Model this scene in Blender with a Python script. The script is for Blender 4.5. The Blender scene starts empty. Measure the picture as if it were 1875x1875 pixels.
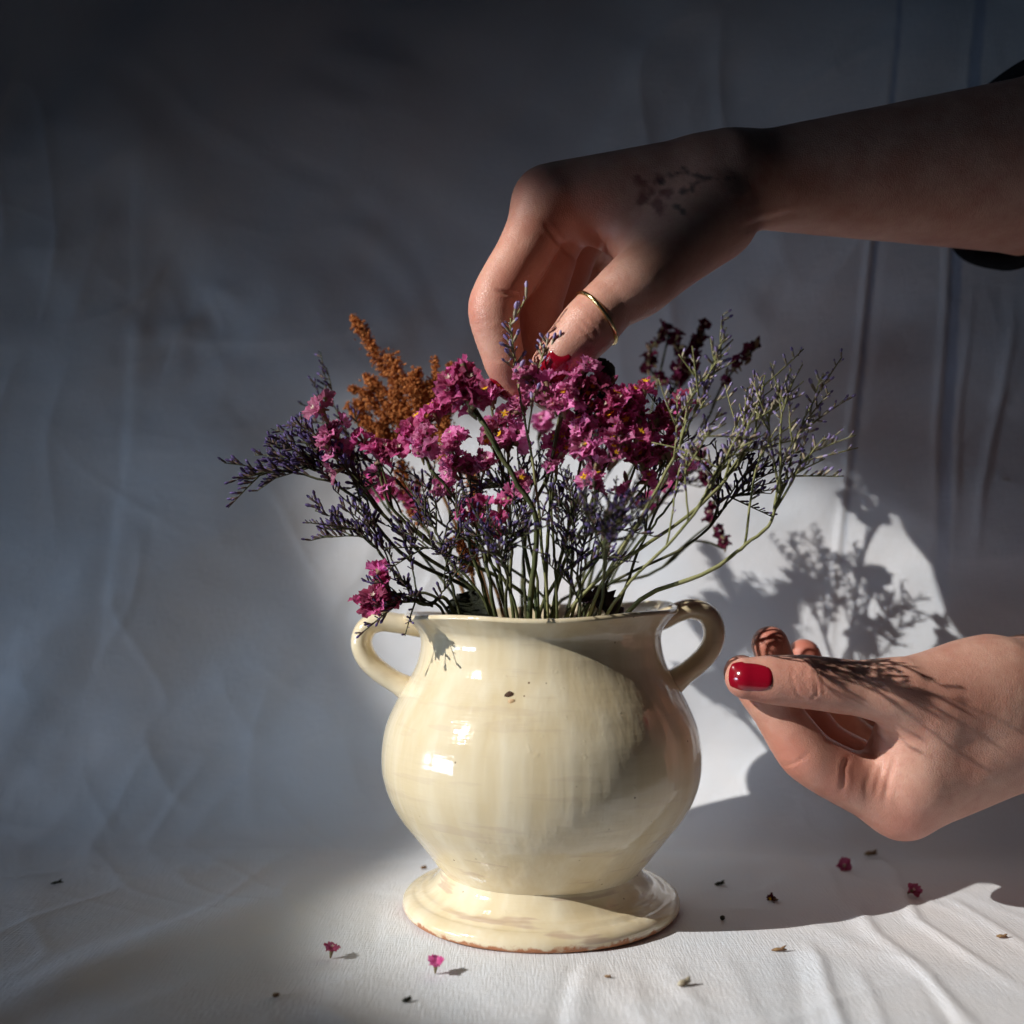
import bpy, math, random
import numpy as np
from mathutils import Vector, Matrix

# ------------------------------------------------------------------ camera, light, exposure
F_PX, CX, CY, HC = 1870.0, 937.5, 1040.0, 0.1300      # focal length in photo pixels, principal column, horizon row, eye height
scene = bpy.context.scene
cam_d = bpy.data.cameras.new("camera")
cam = bpy.data.objects.new("camera", cam_d)
scene.collection.objects.link(cam)
cam.location = (0, 0, HC)
cam.rotation_euler = (math.radians(90), 0, 0)
cam_d.sensor_width = 36.0
cam_d.lens = 36.0 * F_PX / 1875.0
cam_d.shift_y = (CY - 937.5) / 1875.0
cam_d.clip_start, cam_d.clip_end = 0.01, 50
cam_d.dof.use_dof = True
cam_d.dof.focus_distance = 0.364
cam_d.dof.aperture_fstop = 6.3
scene.camera = cam

world = bpy.data.worlds.new("World")
scene.world = world
world.use_nodes = True
bg = world.node_tree.nodes["Background"]
bg.inputs[0].default_value = (0.50, 0.70, 1.0, 1)
bg.inputs[1].default_value = 0.008

SUN_EL, SUN_AZ = math.radians(29), math.radians(24)
SD = Vector((math.cos(SUN_EL) * math.cos(SUN_AZ), math.cos(SUN_EL) * math.sin(SUN_AZ), -math.sin(SUN_EL)))
AIM = Vector((0.0040, 0.394, 0.1114))
sd = bpy.data.lights.new("sun_beam", 'SPOT')
sd.energy = 500
sd.color = (1.0, 0.965, 0.90)
sd.spot_size = 2 * math.atan(0.179 / 3.0)
sd.spot_blend = 0.19
sd.shadow_soft_size = 0.013
so = bpy.data.objects.new("sun_beam", sd)
scene.collection.objects.link(so)
_u = Vector((-math.sin(SUN_AZ), math.cos(SUN_AZ), 0))
_v = _u.cross(SD).normalized()
if _v.z < 0:
    _v = -_v
_maj = (_u * 0.921 + _v * 0.390).normalized()          # the beam is an oval shaft, wider along this direction
_bz = -SD
_min = _bz.cross(_maj)
so.matrix_world = Matrix.Translation(AIM - SD * 3.0) @ Matrix((_maj, _min, _bz)).transposed().to_4x4() @ Matrix.Diagonal((1.0, 0.742, 1.0, 1.0))

FILL_AIM = Vector((-0.10, 0.505, 0.03))
FILL_AT = Vector((-1.10, 0.22, 0.075))
FILL_Q = (FILL_AIM - FILL_AT).to_track_quat('-Z', 'Y')
for side in (-1, 1):                                    # two panes of a low window, off to the side
    fd = bpy.data.lights.new("window_fill", 'AREA')
    fd.shape = 'RECTANGLE'
    fd.size, fd.size_y = 0.30, 0.16
    fd.energy = 0.21
    fd.spread = math.radians(42)
    fd.color = (0.62, 0.78, 1.0)
    fo = bpy.data.objects.new("window_fill", fd)
    scene.collection.objects.link(fo)
    fo.location = FILL_AT + FILL_Q @ Vector((0.19 * side, 0, 0))
    fo.rotation_euler = FILL_Q.to_euler()

vs = scene.view_settings
vs.view_transform, vs.look, vs.gamma, vs.exposure = 'Standard', 'None', 1.0, 0.0
vs.use_curve_mapping = False
scene.cycles.use_denoising = True
scene.cycles.max_bounces = 8

rng = random.Random(11)
nrg = np.random.RandomState(5)
COL = scene.collection


DSH = 0.048                                            # depths below are written for a vase axis at 0.442 m; it stands at 0.394 m


def W(px, py, dep):
    dep = dep - DSH
    return np.array(((px - CX) / F_PX * dep, dep, HC - (py - CY) / F_PX * dep))


# ------------------------------------------------------------------ helpers
def link(name, data, parent=None):
    o = bpy.data.objects.new(name, data)
    COL.objects.link(o)
    if parent is not None:
        o.parent = parent
        o.matrix_parent_inverse = Matrix.Identity(4)
    return o


def mesh(name, verts, faces, mats, parent=None, smooth=True, fmat=None, origin=None):
    me = bpy.data.meshes.new(name)
    v = np.asarray(verts, dtype=float)
    if origin is not None:
        v = v - np.asarray(origin)
    if isinstance(faces, np.ndarray):
        nq, k = faces.shape
        me.vertices.add(len(v)); me.vertices.foreach_set("co", v.ravel())
        me.loops.add(nq * k); me.loops.foreach_set("vertex_index", faces.ravel().astype(np.int32))
        me.polygons.add(nq)
        me.polygons.foreach_set("loop_start", np.arange(0, nq * k, k, dtype=np.int32))
        me.update(calc_edges=True)
    else:
        me.from_pydata(v.tolist(), [], faces)
    for m in (mats if isinstance(mats, (list, tuple)) else [mats]):
        me.materials.append(m)
    if fmat is not None:
        me.polygons.foreach_set("material_index", np.asarray(fmat, dtype=np.int32))
    me.polygons.foreach_set("use_smooth", [smooth] * len(me.polygons))
    me.validate()
    me.update()
    o = link(name, me, parent)
    return o


def thing(name, label, cat, loc=(0, 0, 0), group=None):
    o = link(name, None)
    o.location = loc
    o.empty_display_size = 0.01
    tag(o, label, cat, group)
    return o


def tag(o, label, cat, group=None):
    o["label"], o["category"] = label, cat
    if group:
        o["group"] = group
    return o


def unit(v):
    v = np.asarray(v, float)
    return v / (np.linalg.norm(v) + 1e-12)


def spline(pts, n):
    P = [np.asarray(p, float) for p in pts]
    if len(P) == 2:
        return np.array([P[0] + (P[1] - P[0]) * t for t in np.linspace(0, 1, n)])
    Q = [2 * P[0] - P[1]] + P + [2 * P[-1] - P[-2]]
    seg = len(P) - 1
    out = []
    for u in np.linspace(0, seg, n):
        i = min(int(u), seg - 1); t = u - i
        a, b, c, d = Q[i:i + 4]
        out.append(0.5 * ((2 * b) + (-a + c) * t + (2 * a - 5 * b + 4 * c - d) * t * t + (-a + 3 * b - 3 * c + d) * t ** 3))
    return np.array(out)


class Acc:
    """collects shapes into one mesh"""
    def __init__(s):
        s.v, s.f, s.m, s.n = [], [], [], 0

    def add(s, v, f, mi=0):
        s.v.append(np.asarray(v, float))
        s.f.extend([tuple(i + s.n for i in q) for q in f])
        s.m.extend(mi if isinstance(mi, (list, tuple)) else [mi] * len(f))
        s.n += len(v)

    def tube(s, pts, rad, seg=6, mi=0, cap=True):
        v, f = tube(pts, rad, seg, cap)
        s.add(v, f, mi)

    def build(s, name, mats, parent=None, smooth=True, origin=None):
        if not s.v:
            return None
        return mesh(name, np.vstack(s.v), s.f, mats, parent, smooth, s.m, origin)


def tube(pts, rad, seg=6, cap=True, squash=None):
    pts = np.asarray(pts, float); n = len(pts)
    rad = np.broadcast_to(np.asarray(rad, float), (n,))
    T = np.gradient(pts, axis=0)
    T /= np.linalg.norm(T, axis=1, keepdims=True) + 1e-12
    up = np.array((0, 1, 0)) if abs(T[0][1]) < 0.9 else np.array((1, 0, 0))
    a = unit(np.cross(T[0], up))
    V = []
    for i in range(n):
        a = unit(a - T[i] * np.dot(a, T[i])); b = np.cross(T[i], a)
        for k in range(seg):
            th = 2 * math.pi * k / seg
            V.append(pts[i] + rad[i] * (math.cos(th) * a + math.sin(th) * b * (squash or 1)))
    Fc = [(i * seg + k, i * seg + (k + 1) % seg, (i + 1) * seg + (k + 1) % seg, (i + 1) * seg + k) for i in range(n - 1) for k in range(seg)]
    if cap:
        Fc.append(tuple(range(seg - 1, -1, -1)))
        Fc.append(tuple((n - 1) * seg + k for k in range(seg)))
    return V, Fc


def frame(d, roll=0.0):
    d = unit(d)
    ref = np.array((0, 0, 1.0)) if abs(d[2]) < 0.95 else np.array((1.0, 0, 0))
    a = unit(np.cross(ref, d)); b = np.cross(d, a)
    c, s_ = math.cos(roll), math.sin(roll)
    return np.column_stack((c * a + s_ * b, -s_ * a + c * b, d))


def vnoise(x, y, seed):
    r = np.random.RandomState(seed).rand(64, 64)
    xi, yi = np.floor(x).astype(int), np.floor(y).astype(int)
    fx, fy = x - xi, y - yi
    fx, fy = fx * fx * fx * (fx * (fx * 6 - 15) + 10), fy * fy * fy * (fy * (fy * 6 - 15) + 10)
    g = lambda i, j: r[i % 64, j % 64]
    return (g(xi, yi) * (1 - fx) + g(xi + 1, yi) * fx) * (1 - fy) + (g(xi, yi + 1) * (1 - fx) + g(xi + 1, yi + 1) * fx) * fy - 0.5


# ------------------------------------------------------------------ materials
def mat(name):
    m = bpy.data.materials.new(name)
    m.use_nodes = True
    nt = m.node_tree
    return m, nt, nt.nodes["Principled BSDF"]


def N(nt, t, **kw):
    n = nt.nodes.new(t)
    for k, v in kw.items():
        if k in n.inputs:
            n.inputs[k].default_value = v
        else:
            setattr(n, k, v)
    return n


def mix(nt, fac, a, b):
    n = nt.nodes.new("ShaderNodeMix"); n.data_type = 'RGBA'
    for sock, v in ((n.inputs[0], fac), (n.inputs[6], a), (n.inputs[7], b)):
        if hasattr(v, "is_output"):
            nt.links.new(v, sock)
        elif isinstance(v, (int, float)):
            sock.default_value = v
        else:
            sock.default_value = (*v, 1)
    return n.outputs[2]


def ramp(nt, src, stops):
    r = nt.nodes.new("ShaderNodeValToRGB")
    e = r.color_ramp.elements
    while len(e) < len(stops):
        e.new(0.5)
    for k, (p, c) in enumerate(stops):
        e[k].position = p
        e[k].color = (c, c, c, 1) if isinstance(c, (int, float)) else (*c, 1)
    nt.links.new(src, r.inputs[0])
    return r.outputs[0]


def objco(nt, scale=(1, 1, 1)):
    tc = N(nt, "ShaderNodeTexCoord")
    mp = N(nt, "ShaderNodeMapping")
    mp.inputs["Scale"].default_value = scale
    nt.links.new(tc.outputs["Object"], mp.inputs[0])
    return mp.outputs[0]


def noise(nt, co, scale, detail=3, rough=0.5):
    n = N(nt, "ShaderNodeTexNoise")
    n.inputs["Scale"].default_value = scale
    n.inputs["Detail"].default_value = detail
    n.inputs["Roughness"].default_value = rough
    nt.links.new(co, n.inputs["Vector"])
    return n.outputs[0]


def bump(nt, h, strength, dist, prev=None):
    b = N(nt, "ShaderNodeBump")
    b.inputs["Strength"].default_value = strength
    b.inputs["Distance"].default_value = dist
    nt.links.new(h, b.inputs["Height"])
    if prev is not None:
        nt.links.new(prev, b.inputs["Normal"])
    return b.outputs[0]


def attr(nt, name):
    a = N(nt, "ShaderNodeAttribute")
    a.attribute_name = name
    return a


def cloth_mat():
    m, nt, p = mat("cotton_sheet")
    co = objco(nt)
    n1 = noise(nt, co, 9, 4, 0.6)
    base = mix(nt, ramp(nt, n1, [(0.35, 0.0), (0.65, 1.0)]), (0.69, 0.735, 0.80), (0.755, 0.74, 0.755))
    st = attr(nt, "stripe").outputs["Fac"]
    base = mix(nt, st, base, (0.46, 0.53, 0.66))
    nt.links.new(base, p.inputs["Base Color"])
    p.inputs["Roughness"].default_value = 0.9
    p.inputs["Specular IOR Level"].default_value = 0.15
    p.inputs["Sheen Weight"].default_value = 0.12
    p.inputs["Sheen Roughness"].default_value = 0.5
    # weave: two crossed thread directions plus slubs
    uv = attr(nt, "cloth_uv").outputs["Vector"]
    hs = []
    for sc in ((1500, 150, 1), (150, 1500, 1)):
        mp = N(nt, "ShaderNodeMapping"); mp.inputs["Scale"].default_value = sc
        nt.links.new(uv, mp.inputs[0])
        hs.append(noise(nt, mp.outputs[0], 1.0, 2, 0.5))
    ad = N(nt, "ShaderNodeMath", operation='ADD')
    nt.links.new(hs[0], ad.inputs[0]); nt.links.new(hs[1], ad.inputs[1])
    b1 = bump(nt, ad.outputs[0], 0.50, 0.0005)
    b2 = bump(nt, noise(nt, co, 90, 4, 0.55), 0.14, 0.0012, b1)
    nt.links.new(b2, p.inputs["Normal"])
    return m


def glaze_mat():
    m, nt, p = mat("cream_glaze")
    co = objco(nt)
    cov = objco(nt, (1, 1, 0.10))
    streak = noise(nt, cov, 95, 3, 0.55)
    coh = objco(nt, (1, 1, 9))
    brush = noise(nt, coh, 26, 3, 0.6)
    sep = N(nt, "ShaderNodeSeparateXYZ"); nt.links.new(co, sep.inputs[0])
    base = mix(nt, ramp(nt, streak, [(0.36, 0.0), (0.68, 1.0)]), (0.70, 0.58, 0.375), (0.79, 0.70, 0.52))
    # thin brushed patches (foot and shoulder) where the clay shows pink-grey through the glaze
    patch = ramp(nt, brush, [(0.585, 0.0), (0.64, 1.0)])
    zf = N(nt, "ShaderNodeMapRange"); nt.links.new(sep.outputs[2], zf.inputs[0])
    for k, v in ((1, 0.0), (2, 0.048), (3, 0.75), (4, 0.14)):
        zf.inputs[k].default_value = v
    pm = N(nt, "ShaderNodeMath", operation='MULTIPLY')
    nt.links.new(patch, pm.inputs[0]); nt.links.new(zf.outputs[0], pm.inputs[1])
    base = mix(nt, pm.outputs[0], base, (0.50, 0.36, 0.28))
    # pinholes
    vor = N(nt, "ShaderNodeTexVoronoi"); vor.inputs["Scale"].default_value = 150
    nt.links.new(co, vor.inputs["Vector"])
    pin = ramp(nt, vor.outputs["Distance"], [(0.035, 1.0), (0.075, 0.0)])
    gate = ramp(nt, noise(nt, co, 45, 1), [(0.52, 0.0), (0.60, 1.0)])
    pg = N(nt, "ShaderNodeMath", operation='MULTIPLY')
    nt.links.new(pin, pg.inputs[0]); nt.links.new(gate, pg.inputs[1])
    base = mix(nt, pg.outputs[0], base, (0.16, 0.09, 0.05))
    # bare terracotta at the very bottom edge
    ns = noise(nt, co, 190, 4, 0.65)
    zz = N(nt, "ShaderNodeMath", operation='MULTIPLY_ADD')
    nt.links.new(ns, zz.inputs[0]); zz.inputs[1].default_value = -0.0085; nt.links.new(sep.outputs[2], zz.inputs[2])
    edge = ramp(nt, N_map(nt, zz.outputs[0], -0.0045, 0.0015), [(0.32, 1.0), (0.52, 0.0)])
    base = mix(nt, edge, base, (0.42, 0.17, 0.075))
    nt.links.new(base, p.inputs["Base Color"])
    rr = mix(nt, edge, (0.10,) * 3, (0.8,) * 3)
    nt.links.new(rr, p.inputs["Roughness"])
    p.inputs["Specular IOR Level"].default_value = 0.55
    p.inputs["Coat Weight"].default_value = 0.25
    p.inputs["Coat Roughness"].default_value = 0.04
    p.inputs["Subsurface Weight"].default_value = 0.08
    p.inputs["Subsurface Radius"].default_value = (0.004, 0.003, 0.0015)
    p.inputs["Subsurface Scale"].default_value = 0.5
    b1 = bump(nt, streak, 0.32, 0.0015)
    b2 = bump(nt, brush, 0.18, 0.001, b1)
    bumps = ramp(nt, noise(nt, co, 330, 1), [(0.70, 0.0), (0.82, 1.0)])
    b3 = bump(nt, bumps, 0.14, 0.0005, b2)
    nt.links.new(b3, p.inputs["Normal"])
    return m


def N_map(nt, src, lo, hi):
    r = N(nt, "ShaderNodeMapRange")
    nt.links.new(src, r.inputs[0])
    r.inputs[1].default_value, r.inputs[2].default_value = lo, hi
    return r.outputs[0]


def skin_mat():
    m, nt, p = mat("skin")
    co = objco(nt)
    blot = noise(nt, co, 70, 4, 0.6)
    base = mix(nt, ramp(nt, blot, [(0.3, 0.0), (0.7, 1.0)]), (0.55, 0.265, 0.195), (0.70, 0.42, 0.325))
    fine = noise(nt, co, 420, 3, 0.6)
    base = mix(nt, ramp(nt, fine, [(0.50, 0.0), (0.72, 0.28)]), base, (0.50, 0.20, 0.15))
    red = attr(nt, "redness").outputs["Fac"]
    base = mix(nt, red, base, (0.56, 0.19, 0.135))
    tr = attr(nt, "tattoo_red").outputs["Fac"]
    base = mix(nt, tr, base, (0.16, 0.03, 0.03))
    tk = attr(nt, "tattoo_dark").outputs["Fac"]
    base = mix(nt, tk, base, (0.03, 0.03, 0.035))
    nt.links.new(base, p.inputs["Base Color"])
    p.inputs["Roughness"].default_value = 0.40
    p.inputs["Specular IOR Level"].default_value = 0.42
    p.inputs["Subsurface Weight"].default_value = 0.30
    p.inputs["Subsurface Radius"].default_value = (1.0, 0.32, 0.16)
    p.inputs["Subsurface Scale"].default_value = 0.0028
    v = N(nt, "ShaderNodeTexVoronoi"); v.feature = 'DISTANCE_TO_EDGE'
    v.inputs["Scale"].default_value = 1050
    nt.links.new(objco(nt, (1.0, 0.8, 1.6)), v.inputs["Vector"])
    b1 = bump(nt, ramp(nt, v.outputs["Distance"], [(0.0, 0.0), (0.25, 1.0)]), 0.30, 0.00022)
    b2 = bump(nt, noise(nt, co, 650, 3, 0.6), 0.25, 0.0003, b1)
    nt.links.new(b2, p.inputs["Normal"])
    return m


def simple(name, col, rough=0.6, spec=0.4, var=0.0, vscale=300, metal=0.0, trans=0.0, col2=None, coat=0.0, rnd=0.0, bmp=0.0):
    m, nt, p = mat(name)
    c = None
    if col2 is not None or var:
        n_ = noise(nt, objco(nt), vscale, 3, 0.6)
        c2 = col2 if col2 is not None else tuple(x * (1 - var) for x in col)
        c = mix(nt, ramp(nt, n_, [(0.35, 0.0), (0.65, 1.0)]), col, c2)
    if rnd:
        oi = N(nt, "ShaderNodeObjectInfo")
        hs = N(nt, "ShaderNodeHueSaturation")
        r1 = N(nt, "ShaderNodeMapRange"); nt.links.new(oi.outputs["Random"], r1.inputs[0])
        r1.inputs[3].default_value, r1.inputs[4].default_value = 0.5 - rnd * 0.018, 0.5 + rnd * 0.022
        r2 = N(nt, "ShaderNodeMapRange"); nt.links.new(oi.outputs["Random"], r2.inputs[0])
        r2.inputs[3].default_value, r2.inputs[4].default_value = 1 + rnd * 0.35, 1 - rnd * 0.45
        nt.links.new(r1.outputs[0], hs.inputs["Hue"]); nt.links.new(r2.outputs[0], hs.inputs["Value"])
        if c is not None:
            nt.links.new(c, hs.inputs["Color"])
        else:
            hs.inputs["Color"].default_value = (*col, 1)
        c = hs.outputs[0]
    if c is not None:
        nt.links.new(c, p.inputs["Base Color"])
    else:
        p.inputs["Base Color"].default_value = (*col, 1)
    p.inputs["Roughness"].default_value = rough
    p.inputs["Specular IOR Level"].default_value = spec
    p.inputs["Metallic"].default_value = metal
    p.inputs["Coat Weight"].default_value = coat
    p.inputs["Coat Roughness"].default_value = 0.05
    if bmp:
        nt.links.new(bump(nt, noise(nt, objco(nt), 1400, 3, 0.6), bmp, 0.0004), p.inputs["Normal"])
    if trans:
        tl = N(nt, "ShaderNodeBsdfTranslucent")
        if c is not None:
            nt.links.new(c, tl.inputs[0])
        else:
            tl.inputs[0].default_value = (*col, 1)
        ms = N(nt, "ShaderNodeMixShader"); ms.inputs[0].default_value = trans
        out = nt.nodes["Material Output"]
        nt.links.new(p.outputs[0], ms.inputs[1]); nt.links.new(tl.outputs[0], ms.inputs[2])
        nt.links.new(ms.outputs[0], out.inputs[0])
    return m


M = {}
M['cloth'] = cloth_mat()
M['glaze'] = glaze_mat()
M['skin'] = skin_mat()
M['nail'] = simple("red_nail_lacquer", (0.25, 0.003, 0.014), 0.16, 0.5, coat=0.6)
M['gold'] = simple("gold", (0.80, 0.62, 0.30), 0.18, 0.5, metal=1.0)
M['sleeve'] = simple("black_knit", (0.008, 0.008, 0.010), 0.95, 0.1)
M['chip'] = simple("glaze_chip", (0.07, 0.03, 0.015), 0.7, 0.3)
M['chip2'] = simple("glaze_chip_rim", (0.60, 0.40, 0.22), 0.5, 0.3)
M['stem'] = simple("statice_stem", (0.050, 0.068, 0.022), 0.6, 0.3, col2=(0.115, 0.115, 0.042), vscale=160, bmp=0.3)
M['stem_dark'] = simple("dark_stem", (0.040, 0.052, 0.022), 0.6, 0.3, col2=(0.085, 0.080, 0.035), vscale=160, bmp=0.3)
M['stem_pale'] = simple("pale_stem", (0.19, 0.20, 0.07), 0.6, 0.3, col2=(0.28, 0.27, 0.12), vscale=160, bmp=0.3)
M['pink'] = simple("pink_papery_calyx", (0.82, 0.35, 0.57), 0.75, 0.2, col2=(0.66, 0.13, 0.35), vscale=420, trans=0.42, rnd=1.0, bmp=0.5)
M['deep'] = simple("magenta_papery_calyx", (0.76, 0.20, 0.43), 0.75, 0.2, col2=(0.54, 0.055, 0.21), vscale=420, trans=0.45, rnd=1.0, bmp=0.5)
M['burg'] = simple("burgundy_papery_calyx", (0.13, 0.010, 0.042), 0.8, 0.2, col2=(0.07, 0.006, 0.025), vscale=420, trans=0.18, rnd=0.8, bmp=0.5)
M['calyx'] = simple("green_calyx", (0.24, 0.25, 0.10), 0.7, 0.2, col2=(0.30, 0.14, 0.13), vscale=260, trans=0.15)
M['yellow'] = simple("yellow_corolla", (0.80, 0.44, 0.02), 0.7, 0.2, trans=0.2)
M['white_c'] = simple("cream_corolla", (0.70, 0.58, 0.50), 0.7, 0.2, trans=0.2)
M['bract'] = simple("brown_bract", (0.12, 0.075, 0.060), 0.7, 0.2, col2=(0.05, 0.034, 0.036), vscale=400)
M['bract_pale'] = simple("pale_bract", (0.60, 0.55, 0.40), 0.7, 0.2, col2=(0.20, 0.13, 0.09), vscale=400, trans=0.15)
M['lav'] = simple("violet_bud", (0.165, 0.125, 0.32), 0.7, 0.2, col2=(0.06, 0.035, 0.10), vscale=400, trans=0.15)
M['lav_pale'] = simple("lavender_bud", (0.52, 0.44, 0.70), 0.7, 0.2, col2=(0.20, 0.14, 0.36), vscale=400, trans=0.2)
M['orange'] = simple("rust_orange_plume", (0.62, 0.25, 0.085), 0.85, 0.1, col2=(0.36, 0.11, 0.032), vscale=260, trans=0.2)
M['orange_stem'] = simple("rust_stem", (0.16, 0.08, 0.03), 0.7, 0.2)
M['leaf_dark'] = simple("dry_dark_leaf", (0.030, 0.034, 0.016), 0.65, 0.3, col2=(0.015, 0.016, 0.012), vscale=200, trans=0.1, bmp=0.6)
M['leaf_purple'] = simple("withered_purple_leaf", (0.045, 0.022, 0.034), 0.65, 0.3, col2=(0.02, 0.012, 0.018), vscale=200, trans=0.1, bmp=0.6)
M['straw'] = simple("straw", (0.28, 0.18, 0.08), 0.8, 0.2, col2=(0.16, 0.08, 0.05), vscale=500)

# ------------------------------------------------------------------ the sheet: floor sweeping up into a backdrop
Y_C, R_C, LEAN = 0.476, 0.045, math.radians(2.5)


def bend(x):
    """the backdrop swings toward the camera on the side of the hands"""
    x = np.asarray(x, float)
    k = 0.035
    return 0.15 * k * np.logaddexp(0, x / k)


def sheet_profile(t, x=0.0):
    """t = arc length from the camera at column x; returns y, z and the surface normal (pointing at the camera / up)"""
    t = np.asarray(t, float)
    yc = Y_C - bend(x)
    ang = np.clip((t - yc) / R_C, 0, math.pi / 2 - LEAN)
    over = np.maximum(t - yc - R_C * (math.pi / 2 - LEAN), 0)
    y = np.minimum(t, yc) + R_C * np.sin(ang) + over * math.sin(LEAN)
    z = R_C * (1 - np.cos(ang)) + over * math.cos(LEAN)
    return y, z, -np.sin(ang), np.cos(ang)


_tt = np.linspace(0.05, 1.3, 3000)


def sheet_uv(px, py):
    x = 0.0
    for _ in range(14):
        yy, zz, _, _ = sheet_profile(_tt, x)
        t = np.interp(-py, -(CY + F_PX * (HC - zz) / yy), _tt)
        y = np.interp(t, _tt, yy)
        x = 0.5 * x + 0.5 * (px - CX) / F_PX * y
    return np.array((x, t))


def seg_dist(x, t, pts):
    """distance to a polyline, signed side, and the fraction along it"""
    best = np.full(x.shape, 9.0); side = np.zeros(x.shape); along = np.zeros(x.shape)
    L = [0.0]
    for a, b in zip(pts[:-1], pts[1:]):
        L.append(L[-1] + np.linalg.norm(b - a))
    for i, (a, b) in enumerate(zip(pts[:-1], pts[1:])):
        d = b - a; l2 = d @ d
        u = np.clip(((x - a[0]) * d[0] + (t - a[1]) * d[1]) / l2, 0, 1)
        ex, et = x - a[0] - u * d[0], t - a[1] - u * d[1]
        dist = np.hypot(ex, et)
        k = dist < best
        best[k] = dist[k]
        side[k] = np.sign(d[0] * et - d[1] * ex)[k]
        along[k] = ((L[i] + u * (L[i + 1] - L[i])) / L[-1])[k]
    return best, side, along


# (points in photo pixels, width mm, height mm): ridges > 0, valleys < 0
FOLDS = [
    ([(1644, -60), (1622, 200), (1590, 450), (1555, 800), (1527, 1100), (1512, 1350), (1500, 1480)], 1.2, 0.68),
    ([(1662, -60), (1640, 200), (1608, 450), (1573, 800), (1545, 1100)], 1.8, -0.26),
    ([(1792, -60), (1765, 200), (1735, 430), (1715, 800), (1705, 1150)], 1.2, 0.63),
    ([(1790, 440), (1772, 600), (1757, 760), (1740, 1100)], 1.3, 0.47),
    ([(1848, 480), (1852, 600), (1832, 750), (1795, 900), (1780, 1100)], 1.7, 0.79),
    ([(248, -80), (238, 300), (225, 700), (190, 1100), (160, 1300), (120, 1560)], 4.4, -0.50),
    ([(268, -80), (256, 300), (243, 700), (210, 1100)], 6.8, 0.36),
    ([(262, 602), (320, 594), (390, 586)], 4.1, 0.72),
    ([(330, 695), (430, 650), (520, 580)], 5.8, 0.90),
    ([(190, 540), (235, 585), (285, 645)], 5.1, 0.67),
    ([(285, 645), (320, 600), (330, 690), (265, 760)], 5.4, 0.50),
    ([(350, 505), (400, 530), (460, 565)], 5.1, 0.98),
    ([(0, 470), (60, 530), (150, 560)], 11.9, -1.80),
    ([(560, 60), (680, 110), (800, 140)], 10.2, 1.35),
    ([(520, 140), (640, 200), (700, 250)], 8.5, 0.90),
    ([(130, 110), (220, 190), (280, 280), (380, 380)], 10.2, 1.12),
    ([(540, 420), (660, 425), (760, 430)], 7.6, 0.75),
    ([(190, 1250), (260, 1400), (330, 1500)], 13.6, 1.20),
    ([(150, 1300), (90, 1370), (60, 1480)], 11.9, 0.90),
    ([(1300, 520), (1400, 610), (1480, 600)], 8.5, 0.98),
    ([(1430, 470), (1390, 540), (1355, 600)], 6.8, 0.90),
    ([(1050, 60), (1200, 120), (1380, 130)], 11.9, 1.05),
    # floor folds
    ([(1470, 1716), (1500, 1760), (1545, 1890), (1586, 2010)], 1.9, 0.97),
    ([(1440, 1724), (1462, 1790), (1480, 1890), (1501, 2010)], 2.3, -0.50),
    ([(1560, 1640), (1600, 1712), (1690, 1785), (1790, 1890), (1904, 2010)], 2.4, 1.00),
    ([(1650, 1620), (1680, 1690), (1760, 1745), (1875, 1815), (1930, 1850)], 1.9, 0.97),
    ([(1730, 1640), (1790, 1680), (1875, 1735), (1940, 1780)], 2.3, 0.76),
    ([(1655, 1765), (1710, 1820), (1750, 1890), (1818, 2010)], 1.5, -0.66),
    ([(1560, 1760), (1600, 1830), (1620, 1890), (1660, 2010)], 1.8, 0.50),
    ([(1062, 1745), (1045, 1790), (1018, 1890), (985, 2010)], 2.0, -0.54),
    ([(1092, 1750), (1075, 1800), (1060, 1890), (1040, 2010)], 2.5, 0.38),
    ([(1135, 1752), (1165, 1800), (1180, 1890), (1200, 2010)], 2.2, 0.29),
    ([(1200, 1745), (1250, 1800), (1300, 1890), (1366, 2010)], 2.7, 0.35),
    ([(1310, 1730), (1345, 1790), (1400, 1890), (1466, 2010)], 2.9, 0.32),
    ([(1590, 1545), (1640, 1600), (1665, 1660)], 1.8, 0.45),
    ([(1500, 1570), (1530, 1620), (1560, 1690)], 1.8, 0.38),
    ([(1345, 1655), (1400, 1632), (1440, 1600)], 2.3, 0.32),
    ([(700, 1660), (690, 1700), (680, 1750)], 2.7, -0.35),
    ([(690, 1640), (720, 1625), (770, 1605)], 6.2, 0.50),
    ([(-80, 1890), (140, 1790), (330, 1715), (520, 1650), (700, 1615)], 16.2, 2.48),
    ([(-80, 1960), (60, 1870), (240, 1790), (400, 1730)], 11.2, -1.49),
    ([(590, 1890), (640, 1800), (680, 1760)], 10.0, 0.89),
    ([(380, 1560), (480, 1555), (600, 1560)], 6.2, 0.40),
]


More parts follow.
